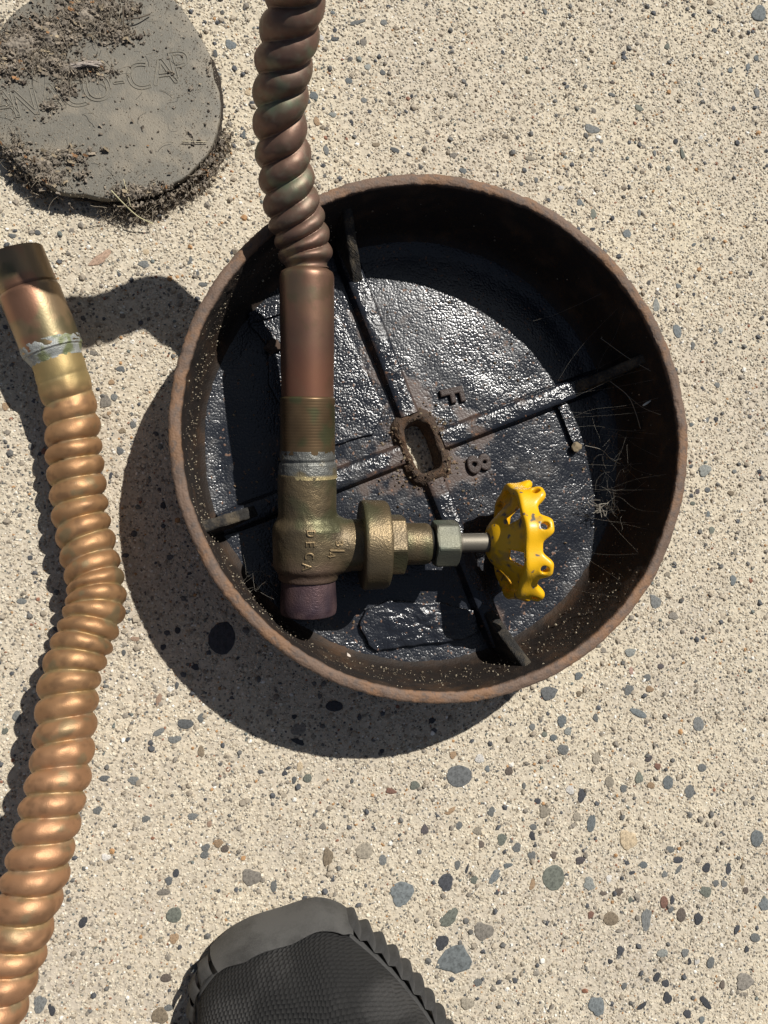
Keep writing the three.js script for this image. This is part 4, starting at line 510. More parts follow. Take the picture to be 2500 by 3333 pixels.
// ---------------------------------------------------------------- brighter copper pipe beside the lid
const pipe = thing('corrugated_copper_pipe', 'bright orange corrugated copper pipe with soldered end coupling, on the concrete beside the lid', 'copper pipe');
{
  const K = [[45, 827, 0.0262], [135, 1045, 0.0222], [169, 1132, 0.0206], [198, 1206, 0.019], [216, 1277, 0.0172], [229, 1345, 0.0156], [243, 1480, 0.0141], [255, 1616, 0.0139], [266, 1700, 0.0142], [286, 1780, 0.0150], [301, 1850, 0.017], [313, 1920, 0.0195], [309, 1985, 0.0225], [290, 2042, 0.025], [262, 2109, 0.0275], [235, 2188, 0.030], [221, 2274, 0.0322], [212, 2383, 0.035], [203, 2470, 0.038], [177, 2595, 0.0425], [144, 2736, 0.046], [111, 2877, 0.049], [70, 3010, 0.051], [17, 3167, 0.053], [-35, 3324, 0.055], [-90, 3500, 0.058], [-150, 3720, 0.062]].map(k => at(k[0], k[1], k[2] - 0.0013));
  pipe.position.set(K[7].x, 0, K[7].z);
  const local = g => { g.translate(-K[7].x, 0, -K[7].z); return g; };
  const cv = new THREE.CatmullRomCurve3(K, false, 'centripetal'); cv.arcLengthDivisions = 1200; const L = cv.getLength();
  const tAt = pt => { let b = 0, m = 9; for (let i = 0; i <= 1000; i++) { const d = cv.getPointAt(i / 1000).distanceTo(pt); if (d < m) { m = d; b = i / 1000; } } return b; };
  const tc1 = tAt(at(92, 940, 0.0245)), tc2 = tAt(at(173, 1142, 0.0204)), ts = tAt(at(184, 1172, 0.020)), tt = tAt(at(197, 1203, 0.019));
  const brass = (s, a, p) => { const n = fbm(p.x * 60, p.y * 60, p.z * 60, 4), m = fbm(p.x * 240, p.y * 240, p.z * 240, 2), o = sstep(0.0, 0.3, n + 0.2 * m), r = sstep(0.12, 0.3, fbm(p.x * 50 + 30, p.y * 50, p.z * 50, 3)); let c = [lerp(0.32, 0.19, o), lerp(0.225, 0.155, o), lerp(0.13, 0.085, o)]; return [lerp(c[0], 0.34, r * 0.7), lerp(c[1], 0.155, r * 0.7), lerp(c[2], 0.10, r * 0.7)]; };
  const satin = std({ vertexColors: true, metalness: 0.75, roughness: 0.42, bumpMap: rep(fineNoise, 0.04), bumpScale: 0.00003 });
  const capG = (c, r, flip) => c;
  { // coupling in two lengths: open end, then the socket
    const sub = (a, b) => ({ from: a, to: b, color: brass });
    const lip = (s, s0, s1, r) => r - 0.0006 * sstep(0.0012, 0, s - s0) - 0.0006 * sstep(0.0012, 0, s1 - s);
    const c1 = part('coupling', local(sweep(cv, 40, 80, s => lip(s, -1, tc1 * L, 0.0122), sub(0, tc1))), satin, pipe);
    part('coupling_bore', local(sweep(cv, 30, 80, s => 0.0110, { from: 0.0005, to: tc1, color: brass })), satin, pipe);
    { const p0 = cv.getPointAt(0), g = new THREE.RingGeometry(0.0109, 0.0122, 80, 1); const o = part('coupling_lip', g, std({ color: rgb(0.30, 0.21, 0.12), metalness: 0.6, roughness: 0.5, side: THREE.DoubleSide }), pipe); o.position.copy(p0).sub(V(K[7].x, 0, K[7].z)); o.lookAt(o.position.clone().sub(cv.getTangentAt(0)).add(pipe.position)); }
    part('socket', local(sweep(cv, 44, 80, s => lip(s, tc1 * L, tc2 * L, 0.0126), sub(tc1, tc2))), satin, pipe);
  }
  part('solder_ring', local(sweep(cv, 30, 96, (s, a) => (s / L < tc2 ? 0.01265 : lerp(0.0120, 0.0107, sstep(tc2, ts, s / L))) + 0.00035 * n3(Math.cos(a) * 5, s * 500, Math.sin(a) * 5), { from: tc2 - 0.012, to: ts, color: (s, a, p) => { const n = fbm(p.x * 180, p.y * 180, p.z * 180, 3), g = sstep(0.08, 0.3, n); return [lerp(0.34, 0.20, g), lerp(0.35, 0.22, g), lerp(0.33, 0.11, g)]; } })), std({ vertexColors: true, metalness: 0.25, roughness: 0.55, bumpMap: rep(bumpRust, 0.015), bumpScale: 0.0003 }), pipe);
  // the corrugated length, with its plain cuff
  class Sub extends THREE.Curve { constructor() { super(); } getPoint(t, o = V(0, 0, 0)) { return o.copy(cv.getPointAt(lerp(ts - 0.004, 1, t))); } }
  const sc = new Sub(); sc.arcLengthDivisions = 1200; const SL = sc.getLength();
  const g = corrugated(sc, SL, keyed([0, 0.0107], [0.05, 0.0111], [0.1, 0.0119], [0.3, 0.0120], [0.36, 0.0123], [0.45, 0.0120], [1, 0.0119]), keyed([0, 0.0090], [0.1, 0.0087], [0.24, 0.0083], [0.33, 0.0074], [0.40, 0.0078], [0.46, 0.0092], [0.6, 0.0088], [1, 0.0088]), keyed([0, 0.0002], [0.035, 0.0004], [0.07, 0.0018], [0.12, 0.0026], [1, 0.0027]), 72, 0,
    (t, a, p, q) => {
      const n = fbm(p.x * 55, p.y * 55, p.z * 55, 4), m = fbm(p.x * 260, p.y * 260, p.z * 260, 2), v = sstep(0.55, 0.15, q), cuff = sstep(0.07, 0.035, t + 0.02 * n), lt = sstep(0.45, 0.62, t);
      let c = [0.40 + 0.16 * n, 0.222 + 0.10 * n, 0.105 + 0.05 * n]; c = [lerp(c[0], 0.50, lt * 0.5), lerp(c[1], 0.262, lt * 0.5), lerp(c[2], 0.145, lt * 0.5)];
      const br = sstep(0.0, 0.35, m + 0.7 * n); c = [lerp(c[0], 0.24, br * 0.6), lerp(c[1], 0.135, br * 0.6), lerp(c[2], 0.07, br * 0.6)]; const du = v * sstep(-0.2, 0.25, fbm(p.x * 150 + 5, p.y * 150, p.z * 150, 3)) * 0.5; c = [lerp(c[0], 0.42, du), lerp(c[1], 0.33, du), lerp(c[2], 0.22, du)]; const gt = sstep(0.22, 0.34, fbm(p.x * 90 + 40, p.y * 90, p.z * 90, 3)) * 0.5; c = [lerp(c[0], 0.22, gt), lerp(c[1], 0.21, gt), lerp(c[2], 0.12, gt)];
      const yl = Math.max(v * 0.45 * sstep(-0.3, 0.2, n), cuff * 0.85); return [lerp(c[0], 0.38, yl), lerp(c[1], 0.29, yl), lerp(c[2], 0.125, yl)];
    }, -1);
  part('corrugated_tube', local(g), std({ vertexColors: true, metalness: 0.62, roughness: 0.54, bumpMap: rep(fineNoise, 0.025), bumpScale: 0.00004 }), pipe);
}

// ---------------------------------------------------------------- grimy round cap
const CAPH = 0.0095, CAPR = 0.0548, CC = at(345, 285, CAPH);
const cap = thing('round_cap', 'grey round cap with stamped lettering, caked in dirt and dead grass', 'cap'); cap.position.set(CC.x, 0, CC.z);
{
  const mat = std({ vertexColors: true, bumpMap: rep(fineNoise, 0.03), bumpScale: 0.00012, roughness: 0.66, metalness: 0.15 });
  const col = (x, z) => { const n = fbm(x * 40, 1, z * 40, 5), m = fbm(x * 200, 2, z * 200, 3), d = sstep(-0.15, 0.4, n + 0.6 * m) + 0.35 * n3(x * 900, 4, z * 900) * 0.5; return [lerp(0.165, 0.235, d), lerp(0.152, 0.205, d), lerp(0.124, 0.158, d)]; };
  const edgePts = [[569, 0], [641, 96], [685, 183], [697, 251], [718, 309], [714, 395], [689, 482], [640, 540], [598, 579], [530, 612], [440, 640], [362, 646], [270, 632], [188, 622], [110, 570], [48, 516], [0, 463], [-30, 370], [-38, 250], [-20, 140], [24, 58], [90, 2], [200, -62], [330, -84], [460, -58]].map(([x, y]) => { const w = at(x, y, CAPH).sub(CC); return [md(Math.atan2(w.z, w.x), 2 * Math.PI), Math.hypot(w.x, w.z)]; });
  edgePts.sort((a, b) => a[0] - b[0]);
  const R = a => { const n = edgePts.length; let i = edgePts.findIndex(q => q[0] > a); if (i < 0) i = 0; const p = edgePts[(i + n - 1) % n], q = edgePts[i], d = md(q[0] - p[0], 2 * Math.PI), t = md(a - p[0], 2 * Math.PI) / d; return lerp(p[1], q[1], t) + 0.0005 * n3(Math.cos(a) * 22, 1, Math.sin(a) * 22); };
  const rows = []; for (let i = 0; i <= 26; i++) rows.push([i / 26 * 0.985, CAPH - 0.0003 * Math.pow(i / 26, 2)]); rows.push([0.995, CAPH - 0.0006], [1, CAPH - 0.0014], [1, CAPH - 0.0036], [0.985, CAPH - 0.0042], [0.9, CAPH - 0.0042]);
  part('plate', surf(240, rows.length - 1, (u, v, p) => { const q = rows[Math.round(v * (rows.length - 1))], a = u * 2 * Math.PI, r = R(a) * q[0]; p.set(Math.cos(a) * r, q[1] + 0.0002 * fbm(Math.cos(a) * r * 90, 5, Math.sin(a) * r * 90, 2), Math.sin(a) * r); }, { closed: true, flip: true, uv: (u, v, p) => [p.x, p.z], color: (u, v, p) => col(p.x, p.z) }), mat, cap);
  // the plug under the plate, rubber and packed soil
  const pl = [[0.90, 0.0055], [0.95, 0.0050], [0.955, 0.0034], [0.935, 0.0012], [0.90, 0.0003]];
  part('plug', surf(160, 24, (u, v, p) => { const k = v * (pl.length - 1), i = Math.min(pl.length - 2, Math.floor(k)), q = [lerp(pl[i][0], pl[i + 1][0], k - i), lerp(pl[i][1], pl[i + 1][1], k - i)], a = u * 2 * Math.PI; const sw = 0.055 * Math.exp(-Math.pow((a - 0.62) / 0.33, 2)); const r = CAPR * (q[0] + sw) + 0.0016 * fbm(Math.cos(a) * 14, q[1] * 300, Math.sin(a) * 14, 3); p.set(Math.cos(a) * r, q[1], Math.sin(a) * r); }, { closed: true, flip: true }), std({ color: rgb(0.085, 0.065, 0.048), roughness: 0.95, bumpMap: rep(bumpRust, 0.02), bumpScale: 0.0008 }), cap);
  const lm = std({ color: rgb(0.21, 0.19, 0.15), roughness: 0.7, metalness: 0.1 }), CZ = 2.0737;
  const L = [['A', 25, 695], ['N', 168, 690], ['A', 345, 650], ['C', 500, 632], ['O', 655, 592], ['-', 802, 556], ['C', 935, 515], ['A', 1100, 482], ['P', 1215, 432]];
  L.forEach(([ch, x, y], i) => { // stamped letters: a double raised line along every stroke
    const sh = fontR.generateShapes(ch, 0.0122), outs = [], off = 0; const bb = new THREE.Box2(); sh.forEach(s => s.getPoints(8).forEach(q => bb.expandByPoint(q))); const c = bb.getCenter(new THREE.Vector2());
    const loop = pts => { const cvp = pts.map(q => V((q.x - c.x) * 1.12, (q.y - c.y) * (ch === '-' ? 0.7 : 1), 0)); if (cvp[0].distanceTo(cvp[cvp.length - 1]) < 1e-6) cvp.pop(); const path = new THREE.CurvePath(); for (let k = 0; k < cvp.length; k++) path.add(new THREE.LineCurve3(cvp[k], cvp[(k + 1) % cvp.length])); outs.push(new THREE.TubeGeometry(path, Math.max(40, cvp.length * 5), 0.00030, 6, true)); };
    sh.forEach(s => { loop(s.getPoints(8)); s.holes.forEach(h => loop(h.getPoints(8))); });
    const g = mergeGeometries(outs), o = part('stamped_letter', g, lm, cap), w = at(x / CZ, y / CZ, CAPH).sub(cap.position); o.position.set(w.x, CAPH + 0.00002 - 0.0003 * Math.pow(Math.hypot(w.x, w.z) / CAPR, 2), w.z); o.rotation.order = 'YXZ'; o.rotation.set(-Math.PI / 2, 0.27, 0);
  });
}
// dirt, crumbs and dead grass
const crumbG = [blob(1, 0.9, 1), blob(1, 0.8, 4), blob(1, 1.0, 9)];
const leafG = (() => { const g = new THREE.PlaneGeometry(1, 0.45, 4, 2), p = g.attributes.position; for (let i = 0; i < p.count; i++) p.setZ(i, 0.16 * n3(p.getX(i) * 3, p.getY(i) * 4, 2) + 0.12 * Math.pow(p.getX(i) * 2, 2)); g.computeVertexNormals(); const h = g.clone(); return g; })();
function scatter(name, N, gen, geo, mat, label, category, parent) { // gen() -> {p, s: [x, y, z], c, e}
  const im = new THREE.InstancedMesh(geo, mat, N), M = new THREE.Matrix4(), Q = new THREE.Quaternion(), E = new THREE.Euler(), c = new THREE.Color();
  for (let k = 0; k < N; k++) { const o = gen(k); E.set(...(o.e || [rnd() * 6.3, rnd() * 6.3, rnd() * 6.3])); M.compose(o.p, Q.setFromEuler(E), V(...o.s)); im.setMatrixAt(k, M); c.setRGB(...o.c); im.setColorAt(k, c); }
  shade(im); im.name = parent ? name : numbered(name); im.userData.kind = 'stuff'; if (label) { im.userData.label = label; im.userData.category = category; } (parent || scene).add(im); return im;
}
const CZ = 2.0737;
const dirtMask = (() => { // where soil lies on the cap, as [x, y, rx, ry, strength] in an enlarged view of the cap
  const B = [[120, 330, 190, 130, 1.2], [330, 250, 170, 120, 1.1], [520, 130, 150, 110, 1.0], [650, 60, 150, 80, 0.9], [300, 430, 150, 60, 1.0], [480, 480, 120, 60, 0.95], [700, 200, 140, 60, 0.85], [800, 250, 110, 50, 0.9], [60, 450, 90, 80, 0.9], [620, 470, 110, 50, 0.85], [440, 600, 60, 60, 0.7], [880, 80, 60, 50, 0.8], [120, 1000, 70, 60, 0.6], [240, 1110, 110, 60, 0.8], [340, 1210, 80, 55, 0.8], [480, 1060, 90, 50, 0.6], [540, 1180, 60, 40, 0.5], [330, 720, 50, 35, 0.6], [900, 1300, 140, 50, 0.7], [1060, 1290, 100, 40, 0.7], [760, 480, 40, 30, 0.4], [700, 1010, 30, 20, 0.7]];
  return (x, y) => { let s = 0; for (const [a, b, rx, ry, k] of B) { const d = ((x - a) / rx) ** 2 + ((y - b) / ry) ** 2; if (d < 4) s = Math.max(s, k * Math.exp(-d * 1.1)); } return s; };
})();
{
  srand(404); // matted soil: an uneven sheet with holes
  const N = 330, P = [], C = [], I = [], id = new Int32Array((N + 1) * (N + 1)).fill(-1), X0 = -80, X1 = 1240, Y0 = -60, Y1 = 1400;
  const hAt = (x, y) => { const w = at(x / CZ, y / CZ, CAPH), n = fbm(w.x * 130, 3, w.z * 130, 4), m = n3(w.x * 700, 1, w.z * 700); if (Math.hypot(w.x - CC.x, w.z - CC.z) > CAPR * 0.985) return [w, -1]; return [w, dirtMask(x, y) * 1.25 - 0.5 + 0.85 * n + 0.22 * m]; };
  const vert = (i, j) => { const k = j * (N + 1) + i; if (id[k] < 0) { const x = lerp(X0, X1, i / N), y = lerp(Y0, Y1, j / N), [w, h] = hAt(x, y); id[k] = P.length / 3; P.push(w.x, CAPH - 0.0003 + Math.max(-0.0004, Math.min(1, h) * 0.0032 + 0.0007 * n3(w.x * 900, 7, w.z * 900)), w.z); const n = fbm(w.x * 300, 5, w.z * 300, 3), b = 1 + 0.8 * n; C.push(0.235 * b, 0.20 * b, 0.16 * b); } return id[k]; };
  for (let j = 0; j < N; j++) for (let i = 0; i < N; i++) { const [, h] = hAt(lerp(X0, X1, (i + 0.5) / N), lerp(Y0, Y1, (j + 0.5) / N)); if (h < 0.0) continue; const a = vert(i, j), b = vert(i + 1, j), c = vert(i, j + 1), d = vert(i + 1, j + 1); I.push(a, c, b, b, c, d); }
  const g = new THREE.BufferGeometry(); g.setAttribute('position', new THREE.Float32BufferAttribute(P, 3)); g.setAttribute('color', new THREE.Float32BufferAttribute(C, 3)); g.setIndex(I); g.computeVertexNormals();
  const o = single('matted_soil', g, std({ vertexColors: true, roughness: 0.97 }), 'brown matted soil caked on the round grey cap', 'soil'); o.userData.kind = 'stuff';
  const soilC = () => { const b = rr(0.7, 1.25), t = rnd(); return t < 0.75 ? [0.23 * b, 0.195 * b, 0.155 * b] : t < 0.95 ? [0.30 * b, 0.25 * b, 0.19 * b] : [0.09, 0.07, 0.055]; };
  const onCap = () => { for (;;) { const x = rr(-60, 1480), y = rr(-40, 1330), w = at(x / CZ, y / CZ, CAPH); if (Math.hypot(w.x - CC.x, w.z - CC.z) > CAPR * 0.98) continue; if (rnd() < dirtMask(x, y) * 1.1 + 0.012) return [w, dirtMask(x, y)]; } };
  const rimDebris = () => { const t = rnd(), a = t < 0.6 ? 0.62 + gauss() * 0.42 : t < 0.8 ? 1.25 + gauss() * 0.25 : 2.2 + gauss() * 0.3, r = CAPR * (0.985 + Math.abs(gauss()) * 0.08); return V(CC.x + Math.cos(a) * r, rr(0.0004, 0.0085) * (r < CAPR * 1.02 ? 1 : 0.45), CC.z + Math.sin(a) * r); };
  const tuft = () => { const p = at(lerp(330, 520, rnd()) + gauss() * 25, 640 + Math.abs(gauss()) * 70, 0); p.y = rr(0.0003, 0.004); return p; };
  scatter('soil_crumbs', 5200, k => { const s = rr(0.0002, 0.0006) * (rnd() < 0.1 ? 1.8 : 1); let p; const t = k / 5200; if (t < 0.74) { const [w, m] = onCap(); p = w; p.y = CAPH + s * 0.3 + m * 0.0022 * rnd(); } else if (t < 0.93) p = rimDebris(); else p = tuft(); return { p, s: [s * rr(0.7, 1.6), s * rr(0.5, 1), s * rr(0.7, 1.3)], c: soilC() }; }, crumbG[0], std({ roughness: 0.97 }), 'loose brown soil crumbs scattered over the round grey cap', 'soil');
  scatter('leaf_litter', 700, k => { const s = rr(0.0010, 0.0034); let p; if (k < 460) { const [w, m] = onCap(); p = w; p.y = CAPH + 0.0006 + m * 0.0025 * rnd(); } else p = rimDebris(); const b = rr(0.6, 1.6), t = rnd(); return { p, s: [s, s, s * 0.6], c: t < 0.6 ? [0.22 * b, 0.18 * b, 0.135 * b] : t < 0.9 ? [0.30 * b, 0.24 * b, 0.16 * b] : [0.22 * b, 0.115 * b, 0.05 * b], e: [-1.57 + gauss() * 0.6, rnd() * 6.3, gauss() * 0.6] }; }, leafG, std({ roughness: 0.9, side: THREE.DoubleSide }), 'crushed dry leaf flakes on and beside the round grey cap', 'leaf litter');
  scatter('fine_dust', 6500, k => { const s = rr(0.00010, 0.00024); let x, y, w; do { x = rr(-60, 1500); y = rr(-40, 1340); w = at(x / CZ, y / CZ, CAPH); } while (Math.hypot(w.x - CC.x, w.z - CC.z) > CAPR * 0.98 || rnd() > 0.35 + dirtMask(x, y) + 0.5 * fbm(w.x * 60, 1, w.z * 60, 3)); w.y = CAPH - 0.0002 + s * 0.4; const b = rr(0.7, 1.4); return { p: w, s: [s * rr(0.8, 2), s * 0.7, s], c: rnd() < 0.7 ? [0.22 * b, 0.18 * b, 0.135 * b] : [0.36 * b, 0.31 * b, 0.24 * b] }; }, crumbG[2], std({ roughness: 0.97 }), 'fine pale dust specks sprinkled over the round grey cap', 'dust');
  const fib = []; const fiber = (p, len, rad, curl) => { const pts = [p.clone()], d = V(gauss(), gauss() * 0.25, gauss()).normalize(); for (let i = 0; i < 4; i++) { d.add(V(gauss(), gauss() * 0.3, gauss()).multiplyScalar(curl)).normalize(); const q = pts[i].clone().addScaledVector(d, len / 4); q.y = Math.max(0.0003, q.y); pts.push(q); } fib.push(new THREE.TubeGeometry(new THREE.CatmullRomCurve3(pts), 7, rad, 3)); };
  for (let k = 0; k < 520; k++) { const [w] = onCap(); w.y = CAPH + rr(0.0004, 0.0028); fiber(w, rr(0.002, 0.009), rr(0.00006, 0.00013), 0.6); }
  for (let k = 0; k < 260; k++) fiber(rimDebris(), rr(0.003, 0.009), rr(0.00006, 0.00014), 0.7);
  for (let k = 0; k < 420; k++) fiber(tuft(), rr(0.004, 0.011), rr(0.00004, 0.00009), 0.8);
  const fo = single('root_fibres', mergeGeometries(fib), std({ color: rgb(0.33, 0.28, 0.21), roughness: 0.9 }), 'fine tangled root fibres and lint round the edge of the cap', 'fibres'); fo.userData.kind = 'stuff';
}
function stalk(pts, r, color, label) { const c = new THREE.CatmullRomCurve3(pts.map(q => at(q[0], q[1], q[2]))); single('dry_stalk', new THREE.TubeGeometry(c, 24, r, 6), std({ color: rgb(...color), roughness: 0.8 }), label, 'dry stalk'); }
stalk([[362, 620, 0.0115], [400, 660, 0.010], [450, 705, 0.007], [498, 728, 0.004]], 0.00028, [0.55, 0.50, 0.30], 'long pale grass stalk hanging off the cap over grey lint');
stalk([[402, 583, 0.0115], [412, 620, 0.011], [425, 672, 0.009]], 0.00025, [0.50, 0.44, 0.28], 'short forked grass stalk at the lower edge of the cap');
stalk([[594, 460, 0.0105], [674, 462, 0.0104]], 0.0002, [0.52, 0.46, 0.33], 'straight pale straw lying flat on bare part of cap');
stalk([[400, 20, 0.0125], [402, 70, 0.012], [398, 108, 0.0105]], 0.00035, [0.10, 0.075, 0.05], 'dark brown twig standing in the soil on the cap');
stalk([[410, 62, 0.0125], [450, 58, 0.012], [488, 46, 0.0105]], 0.0003, [0.11, 0.085, 0.06], 'thin brown twig pointing out of soil across the cap');
{ // pale seed fluff on the cap
  const p0 = at(288, 214, CAPH + 0.002), g = []; srand(31);
  for (let k = 0; k < 70; k++) { const a = at(222 + rnd() * 40, 214 + gauss() * 8, CAPH + 0.0022), b = at(322 + gauss() * 12, 206 + gauss() * 10, CAPH + rr(0.0015, 0.004)), m = a.clone().lerp(b, 0.5).add(V(gauss() * 0.0008, rr(0, 0.0012), gauss() * 0.0008)); g.push(new THREE.TubeGeometry(new THREE.CatmullRomCurve3([a, m, b]), 8, 0.00012, 3)); }
  single('seed_fluff', mergeGeometries(g), std({ color: rgb(0.55, 0.48, 0.42), roughness: 0.9 }), 'tuft of whitish seed fluff lying on the soil of the cap', 'seed fluff');
}

// ---------------------------------------------------------------- grit, webs and bits in the lid
{
  srand(808);
  scatter('grit', 1900, () => { const t = rnd(); let a, y; a = t < 0.85 ? rr(0.35, 4.35) : rnd() * 6.283; y = 0.0125 + 0.036 * Math.pow(rnd(), 0.9); const r = lerp(0.1040, 0.1078, sstep(0.012, 0.05, y)) - 0.0002, s = rr(0.00010, 0.00030) * (rnd() < 0.06 ? 1.9 : 1), b = rr(0.7, 1.3), k = rnd(); return { p: V(LC.x + Math.cos(a) * r, y, LC.z + Math.sin(a) * r), s: [s, s * 0.8, s], c: k < 0.28 ? [0.42 * b, 0.36 * b, 0.26 * b] : k < 0.7 ? [0.16 * b, 0.125 * b, 0.085 * b] : [0.06, 0.045, 0.035] }; }, crumbG[1], std({ roughness: 0.85 }), 'pale sand grit stuck to the inner wall of iron lid', 'grit');
  scatter('rust_flakes', 520, k => { const a = rnd() * 6.283, hub = k < 260, r = hub ? 0.009 + Math.abs(gauss()) * 0.014 : Math.sqrt(rnd()) * 0.095, s = rr(0.00015, 0.0006), b = rr(0.6, 1.4), x = Math.cos(a) * r, z = Math.sin(a) * r; const y = holeD(x, z) < 0.006 ? 0.0128 + 0.003 * rnd() : FL + 0.0004; if (holeD(x, z) < 0.0006) { return { p: V(LC.x + x * 3.2, FL + 0.0004, LC.z + z * 3.2), s: [s, s * 0.4, s], c: [0.16 * b, 0.09 * b, 0.05 * b] }; } return { p: V(LC.x + x, y, LC.z + z), s: [s, s * 0.6, s * 1.2], c: rnd() < 0.6 ? [0.17 * b, 0.115 * b, 0.07 * b] : [0.22 * b, 0.17 * b, 0.11 * b] }; }, crumbG[2], std({ roughness: 0.92 }), 'brown rust flakes and soil round the hole in iron lid', 'rust flakes');
  const th = []; const thread = (pts, r) => th.push(new THREE.TubeGeometry(new THREE.CatmullRomCurve3(pts), 14, r, 3));
  const W = (x, y, h) => at(x, y, h);
  thread([W(1955, 1100, 0.03), W(2045, 1165, 0.035), W(2140, 1222, 0.044), W(2180, 1260, 0.049)], 0.00013);
  thread([W(1985, 1240, 0.022), W(2045, 1290, 0.026), W(2070, 1345, 0.026), W(2085, 1395, 0.026)], 0.0002);
  thread([W(2040, 1285, 0.026), W(2090, 1325, 0.034), W(2150, 1350, 0.046)], 0.0001);
  thread([W(1905, 1450, 0.014), W(1960, 1465, 0.016), W(1990, 1495, 0.018), W(2020, 1510, 0.02)], 0.0002);
  for (let k = 0; k < 64; k++) { const c = W(2005 + gauss() * 60, 1560 + gauss() * 150, rr(0.012, 0.032)), p = [c]; const d = V(gauss(), gauss() * 0.6, gauss()).normalize(); for (let i = 0; i < 3; i++) { d.add(V(gauss(), gauss(), gauss()).multiplyScalar(0.9)).normalize(); p.push(p[i].clone().addScaledVector(d, rr(0.002, 0.006))); } if (p.every(q => Math.hypot(q.x - LC.x, q.z - LC.z) < 0.103 && q.y > 0.0102)) thread(p, rr(0.000018, 0.000032)); }
  for (let k = 0; k < 26; k++) { const a = rr(-0.75, 0.75), q = V(LC.x + Math.cos(a) * 0.1065, rr(0.025, 0.048), LC.z + Math.sin(a) * 0.1065), a2 = a + rr(-0.25, 0.25), r2 = rr(0.07, 0.095), e = V(LC.x + Math.cos(a2) * r2, rr(0.0105, 0.022), LC.z + Math.sin(a2) * r2); thread([q, q.clone().lerp(e, 0.35).add(V(gauss() * 0.002, -0.003, gauss() * 0.002)), q.clone().lerp(e, 0.7).add(V(gauss() * 0.002, -0.0025, gauss() * 0.002)), e], 0.00003); }
  for (let k = 0; k < 26; k++) { const c = W(1955 + gauss() * 45, 1655 + gauss() * 25, 0.016); thread([c, c.clone().add(V(gauss() * 0.003, gauss() * 0.002, gauss() * 0.003)), c.clone().add(V(gauss() * 0.006, gauss() * 0.003, gauss() * 0.006))], 0.00016); }
  const wo = single('cobweb', mergeGeometries(th), std({ color: rgb(0.34, 0.31, 0.26), roughness: 0.9 }), 'dusty grey cobweb strung inside the shaded side of iron lid', 'cobweb'); wo.userData.kind = 'stuff';
  const th2 = []; for (let k = 0; k < 26; k++) { const c = W(840 + gauss() * 45, 1880 + gauss() * 70, rr(0.013, 0.03)), e = c.clone().add(V(gauss() * 0.011, gauss() * 0.004, gauss() * 0.011)); if (e.y > 0.0105) th2.push(new THREE.TubeGeometry(new THREE.CatmullRomCurve3([c, c.clone().lerp(e, 0.5).add(V(gauss() * 0.001, -0.0006, gauss() * 0.001)), e]), 8, 0.00004, 3)); }
  single('cobweb', mergeGeometries(th2), std({ color: rgb(0.34, 0.31, 0.26), roughness: 0.9 }), 'few loose web threads beside the copper outlet stub of the valve', 'cobweb').userData.kind = 'stuff';
  // white husk caught in the web, pale pebble, mud blob
  const hg = new THREE.SphereGeometry(1, 20, 12); hg.scale(0.0027, 0.0005, 0.0005); { const p = hg.attributes.position; for (let i = 0; i < p.count; i++) { const k = 1 - 0.35 * (p.getX(i) / 0.0027); p.setY(i, p.getY(i) * k); p.setZ(i, p.getZ(i) * k); } hg.computeVertexNormals(); }
  const h = single('seed_husk', hg, std({ color: rgb(0.80, 0.77, 0.66), roughness: 0.6 }), 'slender white seed husk caught in the cobweb', 'husk'); h.position.copy(at(2106, 1312, 0.036)); h.rotation.y = 0.55;
  const pg = blob(0.0021, 0.35, 3); pg.scale(0.95, 0.55, 1.15); const pb = single('white_pebble', pg, std({ color: rgb(0.66, 0.58, 0.50), roughness: 0.7, bumpMap: fineNoise, bumpScale: 0.0001 }), 'small oval whitish pebble in the lit edge of iron lid', 'pebble'); pb.position.copy(at(1133, 2144, 0.0118)); pb.rotation.y = 0.6;
  const mg = blob(0.0026, 0.6, 6); mg.scale(1, 0.6, 1); const mb = single('mud_lump', mg, std({ color: rgb(0.24, 0.19, 0.12), roughness: 0.95 }), 'tan lump of mud at the end of short raised bar', 'mud lump'); mb.position.copy(at(1876, 1455, 0.0118));
  const dg = blob(0.0034, 1.1, 12); dg.scale(1.2, 0.5, 0.9); const db = single('mud_lump', dg, std({ color: rgb(0.07, 0.045, 0.032), roughness: 0.95 }), 'dark crumbly soil lump beside the plain copper tube', 'mud lump'); db.position.copy(at(886, 1128, 0.0122));
}

